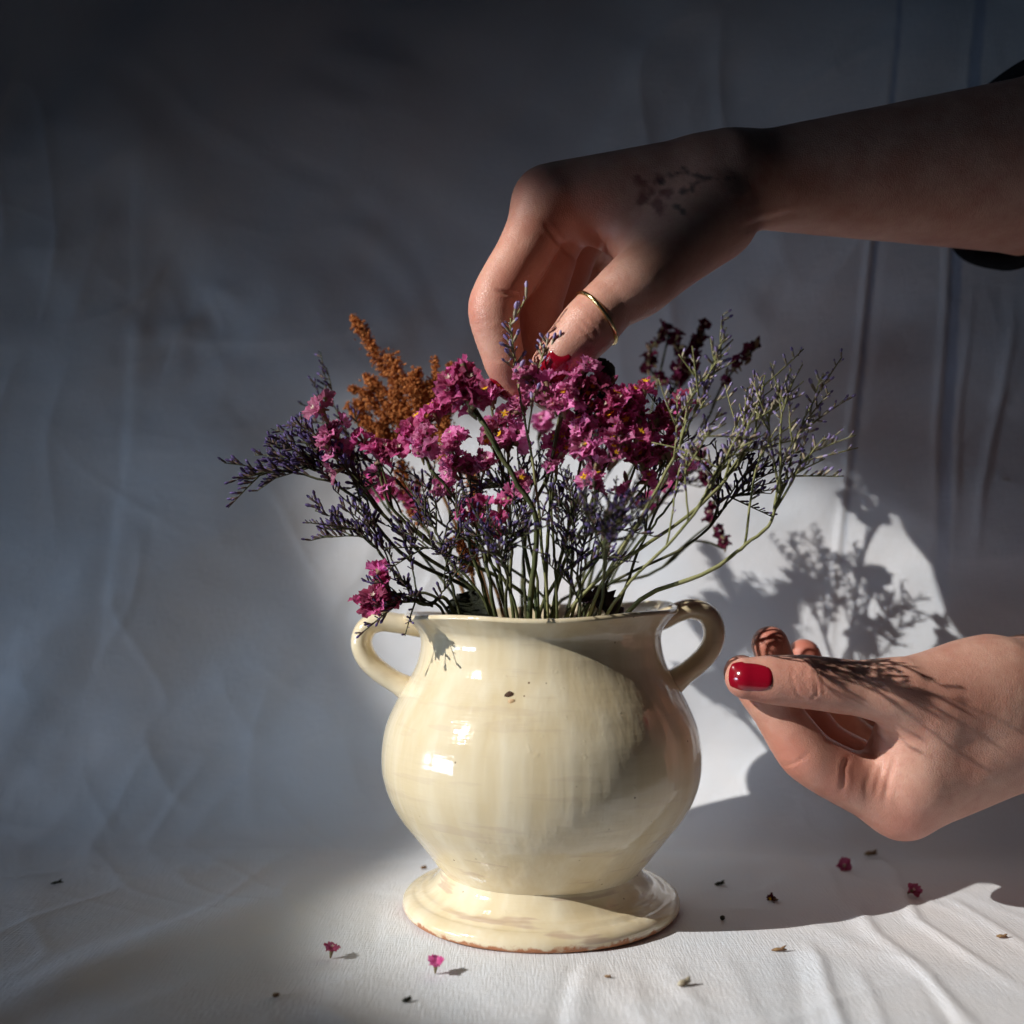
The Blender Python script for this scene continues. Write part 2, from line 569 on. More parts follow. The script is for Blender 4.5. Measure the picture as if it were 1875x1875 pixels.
def build_sheet():
    xs = np.concatenate((np.linspace(-0.75, -0.29, 60)[:-1], np.linspace(-0.29, 0.29, 460), np.linspace(0.29, 0.75, 60)[1:]))
    ts = np.concatenate((np.linspace(-0.03, 0.25, 40)[:-1], np.linspace(0.25, 0.51, 250), np.linspace(0.51, 0.90, 250)[1:], np.linspace(0.90, 1.30, 60)[1:]))
    X, T = np.meshgrid(xs, ts)
    D = np.zeros_like(X)
    wall = np.clip((T - Y_C + bend(X)) / 0.09, 0, 1)
    floor = 1 - wall
    keep = 1 - np.exp(-((X - 0.011) ** 2 + (T - 0.394) ** 2) / 0.062 ** 2)      # flat where the vase stands
    # soft crumpling, drawn out along slanting directions
    for sc, ang, st, amp, sd_ in ((11, 0.6, 3.0, 0.0040, 1), (19, -0.7, 3.2, 0.0024, 2), (34, 0.9, 3.0, 0.0010, 3), (27, 0.1, 4.0, 0.0012, 4), (70, -0.4, 2.5, 0.0003, 9)):
        a = X * math.cos(ang) + T * math.sin(ang); b = -X * math.sin(ang) + T * math.cos(ang)
        wx = vnoise(X * 9 + 3, T * 9 + 7, 20 + sd_) * 0.05
        n = vnoise((a + wx) * sc / st + 13, (b + wx) * sc + 5, sd_)
        D += amp * n * (0.30 * floor + 1.75 * wall)
    rid = 0.5 - np.abs(vnoise(X * 8 + T * 5 + 3 * vnoise(X * 6, T * 6, 31), T * 10 - X * 6, 6)) * 2
    D += 0.0014 * np.maximum(rid, 0) ** 2 * wall * 2
    for sc, ang, amp, sd_ in ((26, 0.5, 0.00042, 51), (44, -0.9, 0.00026, 52), (33, 1.3, 0.00030, 53), (75, 0.2, 0.00012, 54)):
        a = X * math.cos(ang) + T * math.sin(ang); b = -X * math.sin(ang) + T * math.cos(ang)
        wx = vnoise(X * 14 + sd_, T * 14, sd_ + 10) * 0.045
        n = np.abs(vnoise((a + wx) * sc * 0.35 + 3, (b + wx) * sc + 9, sd_)) * 2
        gate = np.clip(vnoise(X * 7 + sd_, T * 7 + 2, sd_ + 20) * 3 + 0.45, 0, 1)
        D += amp * np.clip(1 - n / 0.45, 0, 1) ** 1.5 * gate * (1.1 * floor + 1.3 * wall)
    D *= keep
    for pts, w, h in FOLDS:
        P = [sheet_uv(*p) for p in pts]
        Pn = [P[0]]
        for a, b in zip(P[:-1], P[1:]):
            k = max(1, int(np.linalg.norm(b - a) / 0.012))
            for i in range(k):
                Pn.append(a + (b - a) * (i + 1) / k)
        P = [np.array((p[0] + 0.0005 * math.sin(p[1] * 70 + w), p[1])) for p in Pn]
        r = w * 0.001
        lo = np.min(P, axis=0) - 5 * r; hi = np.max(P, axis=0) + 5 * r
        mk = (X > lo[0]) & (X < hi[0]) & (T > lo[1]) & (T < hi[1])
        if not mk.any():
            continue
        d, s, al = seg_dist(X[mk], T[mk], P)
        asym = np.where(s > 0, 1.0, 1.7)
        fade = np.clip(np.minimum(al * (1.0 if pts[0][1] < 1500 else 1.8), 1 - al) / 0.42, 0, 1)
        fade = fade * fade * (3 - 2 * fade)
        D[mk] += h * 0.001 * np.exp(-(d / (r * asym)) ** 2) * fade * np.minimum(keep[mk] * 1.6, 1)
    y, z, ny, nz = sheet_profile(T, X)
    V = np.stack((X, y + ny * D, z + nz * D), axis=-1).reshape(-1, 3)
    nx_, nt_ = len(xs), len(ts)
    i = (np.arange(nt_ - 1)[:, None] * nx_ + np.arange(nx_ - 1)[None, :]).ravel()
    Fq = np.stack((i, i + 1, i + nx_ + 1, i + nx_), axis=1)
    o = mesh("backdrop_sheet", V, Fq, M['cloth'])
    # woven blue stripes beside the raised cords
    st = np.zeros(X.size)
    xf, tf = X.ravel(), T.ravel()
    for pts, off, w in (([(1800, -80), (1780, 200), (1751, 430), (1733, 800), (1722, 1150)], 0, 3.2),
                        ([(1652, -80), (1632, 200), (1600, 450), (1565, 800), (1540, 1100)], 0, 1.6)):
        P = [sheet_uv(*p) for p in pts]
        d, s, al = seg_dist(xf, tf, P)
        st = np.maximum(st, np.clip((w * 0.001 - d) / 0.0008, 0, 1) * np.clip((1 - al) / 0.3, 0, 1))
    at_ = o.data.attributes.new("stripe", 'FLOAT', 'POINT'); at_.data.foreach_set("value", st)
    uv = o.data.attributes.new("cloth_uv", 'FLOAT_VECTOR', 'POINT')
    uv.data.foreach_set("vector", np.stack((xf, tf, 0 * xf), axis=1).ravel())
    o["kind"] = "structure"
    o["label"] = "crumpled white cotton sheet that is both the table cover and the backdrop"
    return V, o


SHEET_V, SHEET = build_sheet()


def floor_z(x, y, rad=0.003):
    k = (np.abs(SHEET_V[:, 0] - x) < rad) & (np.abs(SHEET_V[:, 1] - y) < rad) & (SHEET_V[:, 2] < 0.08)
    return SHEET_V[k, 2].max() if k.any() else 0.0


# ------------------------------------------------------------------ the vase
VD, VX = 0.394, (990 - CX) / F_PX * 0.394
VC = np.array((VX, VD, 0.0))


def prof(y, hw):
    r = hw * VD / math.sqrt(F_PX ** 2 + hw ** 2)
    return r, HC - (y - CY) * VD * (1 - (r / VD) ** 2) / F_PX


def smooth_profile(pts, n):
    P = [np.array((r, z)) for r, z in pts]
    return spline(P, n)


def lathe(name, prf, parent, mt, seg=144, wob=1.0):
    n = len(prf)
    th = np.arange(seg) * 2 * math.pi / seg
    V = np.zeros((n, seg, 3))
    for i, (r, z) in enumerate(prf):
        hn = z / 0.115
        rr = r * (1 + wob * 0.006 * np.sin(2 * th + 1.0 + hn * 2) + wob * 0.003 * np.sin(3 * th + 2.2 - hn * 3))
        V[i, :, 0] = rr * np.cos(th)
        V[i, :, 1] = rr * np.sin(th)
        tilt = max(0, min(1, (hn - 0.55) / 0.45))
        V[i, :, 2] = z + tilt * tilt * (0.038 * V[i, :, 0] + 0.0009 * np.sin(2 * th + 0.6) + 0.0005 * np.sin(5 * th))
    i = np.arange(n - 1)[:, None] * seg; k = np.arange(seg)[None, :]
    a = (i + k).ravel(); b = (i + (k + 1) % seg).ravel()
    Fq = np.stack((a, b, b + seg, a + seg), axis=1)
    return mesh(name, V.reshape(-1, 3), Fq, mt, parent)


vase = thing("vase", "cream glazed two-handled pottery vase with a wide foot standing on the sheet", "vase", tuple(VC))
outer = [prof(y, h) for y, h in ((1604, 174), (1592, 178), (1575, 193), (1545, 217), (1522, 236), (1498, 256), (1478, 269), (1451, 282), (1420, 290.5), (1388, 292.5),
                                 (1358, 290), (1330, 284), (1300, 272), (1272, 258), (1244, 242), (1218, 229), (1195, 222.5), (1172, 220), (1155, 224), (1141, 235), (1130, 247))]
rim_r, rim_z = prof(1122, 252)
inner = [(rim_r - 0.0004, rim_z + 0.0008), (rim_r - 0.0022, rim_z + 0.0007), (rim_r - 0.0045, rim_z - 0.0018)] + [(r - 0.0052, z) for r, z in outer[-3:4:-1]]
inner += [(0.030, outer[4][1] + 0.001), (0.012, outer[3][1] - 0.001), (0.0005, outer[3][1] - 0.0015)]
body = lathe("body", np.vstack((smooth_profile(outer + [(rim_r + 0.0002, rim_z - 0.0006)], 150), smooth_profile(inner, 70))), vase, M['glaze'])
# foot: stepped disc with throwing ridges
fp = [(0.0003, 0.0012), (0.046, 0.0012), (0.0500, 0.0004), (0.0520, 0.0009), (0.0528, 0.0026), (0.0526, 0.0044), (0.0514, 0.0057), (0.0496, 0.0065), (0.0480, 0.0067), (0.0469, 0.0072), (0.0455, 0.0080),
      (0.0440, 0.0084), (0.0428, 0.0090), (0.0414, 0.0102), (0.0402, 0.0116), (0.0391, 0.0132), (0.0383, 0.0150), (0.0377, 0.0168), (0.0374, 0.0185)]
fpro = np.vstack((np.array(fp[:2]), smooth_profile(fp[2:], 70)))
foot = lathe("foot", fpro, vase, M['glaze'], wob=0.7)


def ear(pts, parent):
    P = [W(px, py, VD + DSH) - VC for px, py in pts]
    c = spline(P, 44)
    rad = np.interp(np.linspace(0, 1, 44), [0, 0.07, 0.22, 0.5, 0.85, 0.95, 1], [0.0052, 0.0043, 0.0039, 0.0041, 0.0041, 0.0054, 0.0072])
    v, f = tube(c, rad, 20, squash=1.45)
    return mesh("handle", v, f, M['glaze'], parent)


ear([(790, 1150), (762, 1146), (728, 1141), (696, 1138), (671, 1150), (662, 1178), (674, 1208), (702, 1234), (738, 1256), (772, 1276)], vase)
ear([(1190, 1140), (1212, 1134), (1238, 1122), (1268, 1115), (1296, 1127), (1308, 1156), (1300, 1188), (1276, 1216), (1244, 1240), (1208, 1268)], vase)
# glaze chip on the belly
for (px, py, s, mt) in ((931, 1278, 1.25, 'chip'), (936, 1289, 1.0, 'chip2')):
    zc = HC - (py - CY) * (VD - 0.058) / F_PX
    r = np.interp(zc, [p[1] for p in outer], [p[0] for p in outer])
    x = (px - CX) / F_PX * (VD - 0.058) - VX
    y = -math.sqrt(r * r - x * x)
    nrm = unit((x, y, 0.012))
    fr = frame(nrm, 0.4)
    V = [np.array((x, y, zc)) + fr @ np.array((0, 0, 0.0004))]
    for k in range(10):
        a = k * 2 * math.pi / 10; q = s * 0.001 * (0.8 + 0.4 * rng.random())
        V.append(np.array((x, y, zc)) + fr @ np.array((1.3 * q * math.cos(a), 0.8 * q * math.sin(a), -0.0001)))
    mesh("glaze_chip", V, [(0, 1 + k, 1 + (k + 1) % 10) for k in range(10)], M[mt], vase)

# ------------------------------------------------------------------ hands: implicit flesh on a bone layout, meshed as one surface
def cone(p, a, b, ra, rb):
    ba = b - a; pa = p - a
    t = np.clip(pa @ ba / (ba @ ba), 0, 1)
    return np.linalg.norm(pa - t[:, None] * ba, axis=1) - (ra + (rb - ra) * t)


def smin(a, b, k):
    h = np.maximum(k - np.abs(a - b), 0) / k
    return np.minimum(a, b) - h * h * k * 0.25


def bones(js, rs, sub=8, tens=0.36):
    """a finger's centre line and girth, bent smoothly through its joints"""
    P = np.array(js); n = len(P)
    Tn = np.gradient(P, axis=0)
    out, ro = [], []
    for i in range(n - 1):
        l = np.linalg.norm(P[i + 1] - P[i])
        m0, m1 = unit(Tn[i]) * l * tens * 2, unit(Tn[i + 1]) * l * tens * 2
        for t in np.arange(sub) / sub:
            h = (2 * t ** 3 - 3 * t * t + 1, t ** 3 - 2 * t * t + t, -2 * t ** 3 + 3 * t * t, t ** 3 - t * t)
            out.append(h[0] * P[i] + h[1] * m0 + h[2] * P[i + 1] + h[3] * m1)
            w = t * t * (3 - 2 * t)
            ro.append(rs[i] * (1 - w) + rs[i + 1] * w)
    out.append(P[-1]); ro.append(rs[-1])
    return out, ro


def chain(p, js, rs, k):
    d = None
    for a, b, ra, rb in zip(js[:-1], js[1:], rs[:-1], rs[1:]):
        c = cone(p, a, b, ra, rb)
        d = c if d is None else np.minimum(d, c)
    return d


def surface_nets(f, lo, hi, h):
    C = 5
    n = np.ceil((hi - lo) / (h * C)).astype(int) * C
    ax = [lo[i] + h * np.arange(n[i]) for i in range(3)]
    nc = n // C
    cax = [lo[i] + h * (C * np.arange(nc[i]) + (C - 1) / 2) for i in range(3)]
    G = np.stack(np.meshgrid(*cax, indexing='ij'), -1).reshape(-1, 3)
    cd = f(G).reshape(nc)
    act = np.abs(cd) < h * C * 1.35
    V = np.repeat(np.repeat(np.repeat(np.where(cd < 0, -1.0, 1.0), C, 0), C, 1), C, 2)
    A = np.repeat(np.repeat(np.repeat(act, C, 0), C, 1), C, 2)
    idx = np.argwhere(A)
    P = lo + h * idx
    V[A] = f(P)
    ins = V < 0
    corners = [(i, j, k) for i in (0, 1) for j in (0, 1) for k in (0, 1)]
    sl = lambda B, c: B[c[0]:B.shape[0] - 1 + c[0], c[1]:B.shape[1] - 1 + c[1], c[2]:B.shape[2] - 1 + c[2]]
    cnt = sum(sl(ins, c).astype(np.int8) for c in corners)
    cells = np.argwhere((cnt > 0) & (cnt < 8))
    cid = -np.ones(cnt.shape, np.int64)
    cid[tuple(cells.T)] = np.arange(len(cells))
    acc = np.zeros((len(cells), 3)); num = np.zeros(len(cells))
    cv = {c: V[cells[:, 0] + c[0], cells[:, 1] + c[1], cells[:, 2] + c[2]] for c in corners}
    for c in corners:
        for a in range(3):
            if c[a] == 0:
                e = list(c); e[a] = 1; e = tuple(e)
                va, vb = cv[c], cv[e]
                cr = (va < 0) != (vb < 0)
                t = np.where(cr, va / np.where(va - vb == 0, 1, va - vb), 0)
                p = np.tile(np.array(c, float), (len(cells), 1)); p[:, a] += t
                acc[cr] += p[cr]; num[cr] += 1
    verts = lo + h * (cells + acc / num[:, None])
    quads = []
    for a in range(3):
        b, c = (a + 1) % 3, (a + 2) % 3
        s0 = [slice(None)] * 3; s1 = [slice(None)] * 3
        s0[a] = slice(0, -1); s1[a] = slice(1, None)
        i0, i1 = ins[tuple(s0)], ins[tuple(s1)]
        ed = np.argwhere(i0 != i1)
        ok = (ed[:, b] > 0) & (ed[:, c] > 0) & (ed[:, b] < ins.shape[b] - 1) & (ed[:, c] < ins.shape[c] - 1)
        ed = ed[ok]
        fl = i0[tuple(ed.T)]
        q = []
        for db, dc in ((-1, -1), (0, -1), (0, 0), (-1, 0)):
            e = ed.copy(); e[:, b] += db; e[:, c] += dc
            q.append(cid[tuple(e.T)])
        q = np.stack(q, 1)
        q[~fl] = q[~fl][:, ::-1]
        quads.append(q)
    Q = np.vstack(quads)
    Q = Q[(Q >= 0).all(1)]
    for _ in range(2):                                     # settle the vertices on the exact surface
        d, g = sdf_grad(f, verts)
        verts = verts - g * d[:, None]
    return verts, Q


def sdf_grad(f, p, e=0.0003):
    d = f(p)
    g = np.stack([(f(p + np.eye(3)[i] * e) - f(p - np.eye(3)[i] * e)) for i in range(3)], 1)
    g /= np.linalg.norm(g, axis=1, keepdims=True) + 1e-12
    return d, g


def project(v):
    return CX + v[:, 0] / v[:, 1] * F_PX, CY - (v[:, 2] - HC) / v[:, 1] * F_PX


def seg_px(px, py, pts):
    best = np.full(px.shape, 1e9); al = np.zeros(px.shape)
    for i, (a, b) in enumerate(zip(pts[:-1], pts[1:])):
        dx, dy = b[0] - a[0], b[1] - a[1]
        u = np.clip(((px - a[0]) * dx + (py - a[1]) * dy) / (dx * dx + dy * dy), 0, 1)
        d = np.hypot(px - a[0] - u * dx, py - a[1] - u * dy)
        k = d < best
        best[k] = d[k]; al[k] = (i + u[k]) / (len(pts) - 1)
    return best, al


def build_hand(parent, fingers, thumb, palm, fore, creases, reds, tattoo=None, h=0.0009, base=(0, 0, 0), kf=0.007, kt=0.010):
    """fingers/thumb: (joints, radii); palm/fore: list of (a, b, ra, rb, k)"""
    fingers = [bones(*q) for q in fingers]
    thumb = bones(*thumb, sub=20)
    def palm_f(p):
        d = None
        for a, b, ra, rb, k in palm + fore:
            c = cone(p, a, b, ra, rb)
            d = c if d is None else smin(d, c, k)
        return d

    def near(p, fj, fr):
        """the finger's distance, exact only within 2 cm of it"""
        A_ = np.array(fj); lo, hi = A_.min(0) - 0.024, A_.max(0) + 0.024
        k = ((p > lo) & (p < hi)).all(1)
        d = np.full(len(p), 0.03)
        if k.any():
            d[k] = chain(p[k], fj, fr, 0.0008)
        return d

    def f(p):
        pd = palm_f(p)
        out = smin(pd, near(p, *thumb), kt)
        for fj, fr in fingers:
            out = smin(out, smin(pd, near(p, fj, fr), kf), 0.0012)
        return out
    allp = np.array([q for fj, _ in fingers for q in fj] + list(thumb[0]) + [q for c in palm + fore for q in c[:2]])
    mx = max([c[2] for c in palm + fore] + [c[3] for c in palm + fore]) + 0.006
    V, Q = surface_nets(f, allp.min(0) - mx, allp.max(0) + mx, h)
    d, g = sdf_grad(f, V, 0.0006)
    px, py = project(V)
    front = g[:, 1] < 0.15
    disp = np.zeros(len(V)); red = np.zeros(len(V))
    for pts, w, dep in creases:                              # skin folds
        dist, al = seg_px(px, py, pts)
        fade = np.clip(np.minimum(al, 1 - al) / 0.25, 0.15, 1)
        disp -= dep * 0.001 * (np.exp(-(dist / w) ** 2) - 0.35 * np.exp(-((dist - 2.2 * w) / w) ** 2)) * fade * front
    for c, r, amt in reds:
        red = np.maximum(red, amt * np.exp(-(np.linalg.norm(V - c, axis=1) / r) ** 2))
    disp += 0.00006 * (vnoise(px / 34.0, py / 34.0, 61) + 0.6 * vnoise(px / 15.0 + 5, py / 15.0, 62)) * 2
    V2 = V + g * disp[:, None]
    o = mesh("skin", V2, Q, M['skin'], parent, origin=base)
    me = o.data
    td = np.zeros(len(V)); tr = np.zeros(len(V))
    if tattoo:
        for kind, pts, w in tattoo:
            dist, al = seg_px(px, py, pts) if len(pts) > 1 else (np.hypot(px - pts[0][0], py - pts[0][1]), 0)
            wv = vnoise(px / 9.0, py / 9.0, 41) * 9 + vnoise(px / 4.0, py / 4.0, 42) * 5
            a = np.clip((w - dist + wv) / 8.0, 0, 1) * front
            if kind == 'red':
                tr = np.maximum(tr, a)
            else:
                td = np.maximum(td, a)
    for nm, arr in (("redness", red), ("tattoo_red", tr * 0.7), ("tattoo_dark", td * 0.75)):
        at_ = me.attributes.new(nm, 'FLOAT', 'POINT'); at_.data.foreach_set("value", arr)
    return f


def nail(f, c, axis, nrm, L, Wd, parent, base):
    """a lacquered nail plate laid on the finger's flesh: c centre, axis to the tip, nrm outward"""
    a = unit(axis); n = unit(np.asarray(nrm) - a * np.dot(nrm, a)); b = np.cross(n, a)
    nu, nv = 17, 15
    top = []
    for i in range(nu):
        u = -1 + 2 * i / (nu - 1)
        for j in range(nv):
            v = -1 + 2 * j / (nv - 1)
            wid = (1 - 0.20 * max(0, abs(u) - 0.35) ** 2 / 0.42) * (0.94 + 0.06 * u)
            lim = 1 - 0.16 * abs(v) ** 2.6
            top.append(c + a * (u * lim * L / 2) + b * (v * wid * Wd / 2))
    P = np.array(top)
    off = np.zeros(len(P))
    for _ in range(12):
        off = np.clip(off - f(P + n * off[:, None]) * 0.7, -0.0040, 0.0020)
    cen = off[(nu // 2) * nv + nv // 2]
    U0 = np.repeat(np.linspace(-1, 1, nu), nv)
    off = np.clip(off, cen - 0.0032, cen + np.where(U0 < 0, 0.0016, 0.0004)) - 0.0006 * np.clip(U0, 0, 1) ** 2
    P = P + n * off[:, None]
    # the plate is smoother than the flesh and stands a little proud, arching at the free edge
    V_, U_ = np.meshgrid(np.linspace(-1, 1, nv), np.linspace(-1, 1, nu))
    lift = 0.00055 * (1 - 0.75 * np.abs(V_.ravel()) ** 3) + 0.00025 * np.clip(U_.ravel(), 0, 1)
    edge = np.maximum(np.abs(V_), np.abs(U_)).ravel() > 0.99
    Pt = P + n * np.where(edge, -0.0002, lift)[:, None]
    Fc = [(i * nv + j, (i + 1) * nv + j, (i + 1) * nv + j + 1, i * nv + j + 1) for i in range(nu - 1) for j in range(nv - 1)]
    o = mesh("fingernail", Pt, Fc, M['nail'], parent, origin=base)
    return o


def cuff(parent, a, b, ra, rb, base, flat=1.0):
    """knitted sleeve end: rolled hem then a tube running up the arm"""
    a, b = np.asarray(a), np.asarray(b)
    d = unit(b - a); fr = frame(d)
    ring = [(0.006, -0.0042), (0.0, -0.0020), (-0.0015, 0.0008), (0.0005, 0.0030), (0.004, 0.0036), (0.010, 0.0028)]
    L = np.linalg.norm(b - a)
    for t in np.linspace(0.02, L, 16):
        ring.append((t, 0.0030 + 0.0008 * math.sin(t * 260) + (rb - ra) * t / L))
    seg = 64
    V = []
    for t, dr in ring:
        for k in range(seg):
            th = 2 * math.pi * k / seg
            rr = ra + dr + 0.0007 * math.sin(3 * th + t * 90) + 0.0004 * math.sin(7 * th - t * 200)
            V.append(a + d * t + fr @ np.array((rr * math.cos(th) * flat, rr * math.sin(th), 0)))
    n = len(ring)
    Fc = [(i * seg + k, i * seg + (k + 1) % seg, (i + 1) * seg + (k + 1) % seg, (i + 1) * seg + k) for i in range(n - 1) for k in range(seg)]
    Fc.append(tuple((n - 1) * seg + k for k in range(seg)))
    mesh("sleeve", np.array(V), Fc, M['sleeve'], parent, origin=base)


def J(*pts):
    return [W(*p) for p in pts]


mm = lambda *r: [x * 0.001 for x in r]

# upper hand: a right hand reaching down from the side, thumb toward the camera
hb = W(1400, 322, 0.437)
hand_a = thing("hand", "hand with thin gold thumb ring reaching down to pinch the flowers, black sleeve", "hand", tuple(hb))
idx = (J((1002, 374, .425), (957, 468, .421), (905, 562, .417), (922, 655, .419), (941, 708, .423)), mm(11.4, 10.2, 9.4, 7.7, 5.9))
mid = (J((1028, 376, .436), (1008, 470, .435), (985, 560, .433), (988, 660, .431), (1003, 722, .428)), mm(11.0, 10.0, 9.4, 7.8, 6.0))
rin = (J((1064, 384, .450), (1052, 455, .451), (1028, 532, .451), (1012, 612, .446), (1010, 668, .439)), mm(10.5, 9.4, 8.8, 7.4, 5.8))
pin = (J((1118, 402, .463), (1098, 448, .465), (1072, 488, .466), (1050, 526, .463), (1040, 550, .458)), mm(10.4, 9.4, 8.6, 7.2, 5.6))
thb = (J((1300, 405, .421), (1172, 516, .405), (1118, 556, .4035), (1078, 598, .402), (1040, 640, .402), (1012, 668, .404)), mm(14.0, 12.0, 9.9, 10.2, 9.2, 7.4))
palm = []
car = W(1345, 318, .432)
for (q, c, r0, r1) in (((1002, 368, .426), (1330, 320, .428), 14.6, 11.6), ((1028, 366, .436), (1335, 318, .442), 13.6, 11.6), ((1060, 376, .450), (1340, 322, .454), 12.6, 10.8), ((1116, 396, .463), (1345, 330, .464), 11.6, 9.8)):
    palm.append((W(*c), W(*q), r0 * .001, r1 * .001, 0.008))
palm.append((W(1310, 395, .428), W(1190, 470, .418), 0.0150, 0.0100, 0.012))
palm.append((W(1190, 440, .424), W(1080, 400, .428), 0.0105, 0.0070, 0.010))      # web
palm.append((W(1240, 400, .450), W(1110, 425, .460), 0.0130, 0.0110, 0.012))      # palm flesh
fore = [(W(1290, 336, .431), W(1910, 303, .456), 0.0140, 0.0338, 0.008), (W(1290, 338, .450), W(1910, 303, .478), 0.0125, 0.0300, 0.010),
        (W(1910, 303, .456), W(2200, 296, .470), 0.0338, 0.0350, 0.002)]
cre = [([(905, 531), (930, 538), (955, 543)], 3.0, 0.8), ([(868, 540), (890, 552), (905, 545)], 2.2, 0.25), ([(866, 560), (885, 566)], 2.0, 0.2),
       ([(1066, 585), (1083, 600), (1100, 612)], 2.2, 0.5), ([(1075, 575), (1096, 590), (1108, 600)], 2.2, 0.4), ([(1058, 597), (1075, 612), (1088, 626)], 2.2, 0.4),
       ([(1085, 592), (1095, 606), (1092, 618)], 2.0, 0.3), ([(995, 405), (1020, 440), (1060, 480)], 4.0, 0.7), ([(1085, 500), (1100, 470), (1110, 440)], 5.0, 0.5),
       ([(1375, 412), (1420, 398), (1470, 388)], 6.0, 0.5), ([(1350, 424), (1390, 408), (1450, 400)], 6.0, 0.3), ([(895, 655), (910, 660), (935, 660)], 2.0, 0.25)]
reds = [(W(965, 345, .415), .012, .55), (W(862, 562, .412), .012, .6), (W(925, 700, .415), .013, .45), (W(1085, 595, .392), .011, .5), (W(1010, 670, .396), .012, .4),
        (W(945, 535, .412), .012, .7), (W(1010, 480, .44), .03, .8), (W(990, 600, .44), .03, .8)]
tat = [('red', [(1192, 352)], 12), ('red', [(1176, 338), (1168, 330)], 13), ('red', [(1200, 332), (1206, 326)], 11), ('red', [(1178, 362), (1172, 372)], 12), ('red', [(1205, 372), (1210, 382)], 14), ('red', [(1215, 355), (1226, 352)], 12), ('dark', [(1225, 322), (1260, 316), (1300, 328)], 6), ('dark', [(1262, 318), (1250, 308)], 7),
       ('dark', [(1250, 350), (1266, 345)], 9), ('dark', [(1240, 380), (1252, 388)], 9), ('dark', [(1300, 328), (1370, 326)], 2.5), ('dark', [(1205, 330), (1212, 336)], 7), ('dark', [(1245, 350), (1285, 330)], 3)]
fa = build_hand(hand_a, [idx, mid, rin, pin], thb, palm, fore, cre, reds, tat, base=hb)
nail(fa, W(1018, 668, .397), W(1000, 692, .404) - W(1040, 640, .402), (0.05, -1, 0.25), 0.0125, 0.0098, hand_a, hb)
def side_nail(f, fin, nrm, L, Wd, parent, base, back=0.001):
    tip, ax = fin[0][-1], unit(fin[0][-1] - fin[0][-2])
    n = unit(np.asarray(nrm, float) - ax * np.dot(nrm, ax))
    nail(f, tip - ax * back + n * fin[1][-1], ax, n, L, Wd, parent, base)


side_nail(fa, idx, (-0.95, -0.38, 0), 0.0110, 0.0080, hand_a, hb)
side_nail(fa, mid, (-0.75, -0.50, 0), 0.0100, 0.0074, hand_a, hb)
side_nail(fa, rin, (-1, -0.35, 0), 0.0092, 0.0070, hand_a, hb)
side_nail(fa, pin, (-1, -0.45, 0), 0.0085, 0.0064, hand_a, hb)
# ring round the thumb, just above its knuckle
rc = W(1093, 585, .4028); rax = unit(W(1118, 556, .4035) - W(1078, 598, .402) + np.array((0.0016, 0, -0.0010)))
fr = frame(rax)
rp = []
for k in range(72):
    a = 2 * math.pi * k / 72
    dr = fr @ np.array((math.cos(a), math.sin(a), 0))
    lo_, hi_ = 0.004, 0.02
    for _ in range(24):
        md = (lo_ + hi_) / 2
        if fa((rc + dr * md)[None])[0] < 0:
            lo_ = md
        else:
            hi_ = md
    rp.append(rc + dr * (lo_ + 0.0003))
rp = np.array(rp)
for _ in range(10):
    rp = 0.5 * rp + 0.25 * (np.roll(rp, 1, 0) + np.roll(rp, -1, 0))
RV, RF = [], []
for k in range(72):
    o_ = unit(rp[k] - rc)
    for (da, do) in ((-0.00085, 0), (-0.0006, 0.0006), (0, 0.0009), (0.0006, 0.0006), (0.00085, 0), (0, -0.0007)):
        RV.append(rp[k] + rax * da + o_ * do)
    for j in range(6):
        RF.append((k * 6 + j, k * 6 + (j + 1) % 6, ((k + 1) % 72) * 6 + (j + 1) % 6, ((k + 1) % 72) * 6 + j))
ring = mesh("ring", RV, RF, M['gold'], hand_a, origin=hb)
ring["label"] = "thin plain gold ring round the thumb"
cuff(hand_a, W(1848, 306, .466), W(2500, 280, .50), 0.0362, 0.046, hb, flat=1.28)

# lower hand: a left hand held palm up, thumb and forefinger closed
hb2 = W(1930, 1290, 0.44)
hand_b = thing("hand", "hand without a ring held beside the vase, red thumbnail, speckled by flower shadows", "hand", tuple(hb2))
idx = (J((1650, 1470, .424), (1560, 1430, .418), (1478, 1382, .413), (1412, 1290, .413), (1358, 1232, .4155)), mm(12.2, 10.4, 9.8, 8.2, 6.4))
mid = (J((1660, 1452, .446), (1580, 1405, .444), (1505, 1358, .442), (1440, 1262, .442), (1410, 1180, .438)), mm(11.6, 10.0, 9.2, 8.0, 7.0))
rin = (J((1680, 1438, .466), (1610, 1390, .467), (1548, 1340, .467), (1495, 1262, .466), (1472, 1200, .462)), mm(10.8, 9.4, 8.6, 7.6, 6.6))
pin = (J((1710, 1425, .483), (1650, 1385, .486), (1605, 1350, .487), (1565, 1295, .485), (1550, 1255, .480)), mm(9.8, 8.2, 7.6, 6.6, 5.6))
thb = (J((1800, 1262, .418), (1655, 1266, .406), (1560, 1259, .4035), (1482, 1249, .402), (1420, 1245, .4015), (1366, 1242, .402)), mm(18.0, 12.2, 9.6, 9.4, 8.6, 7.2))
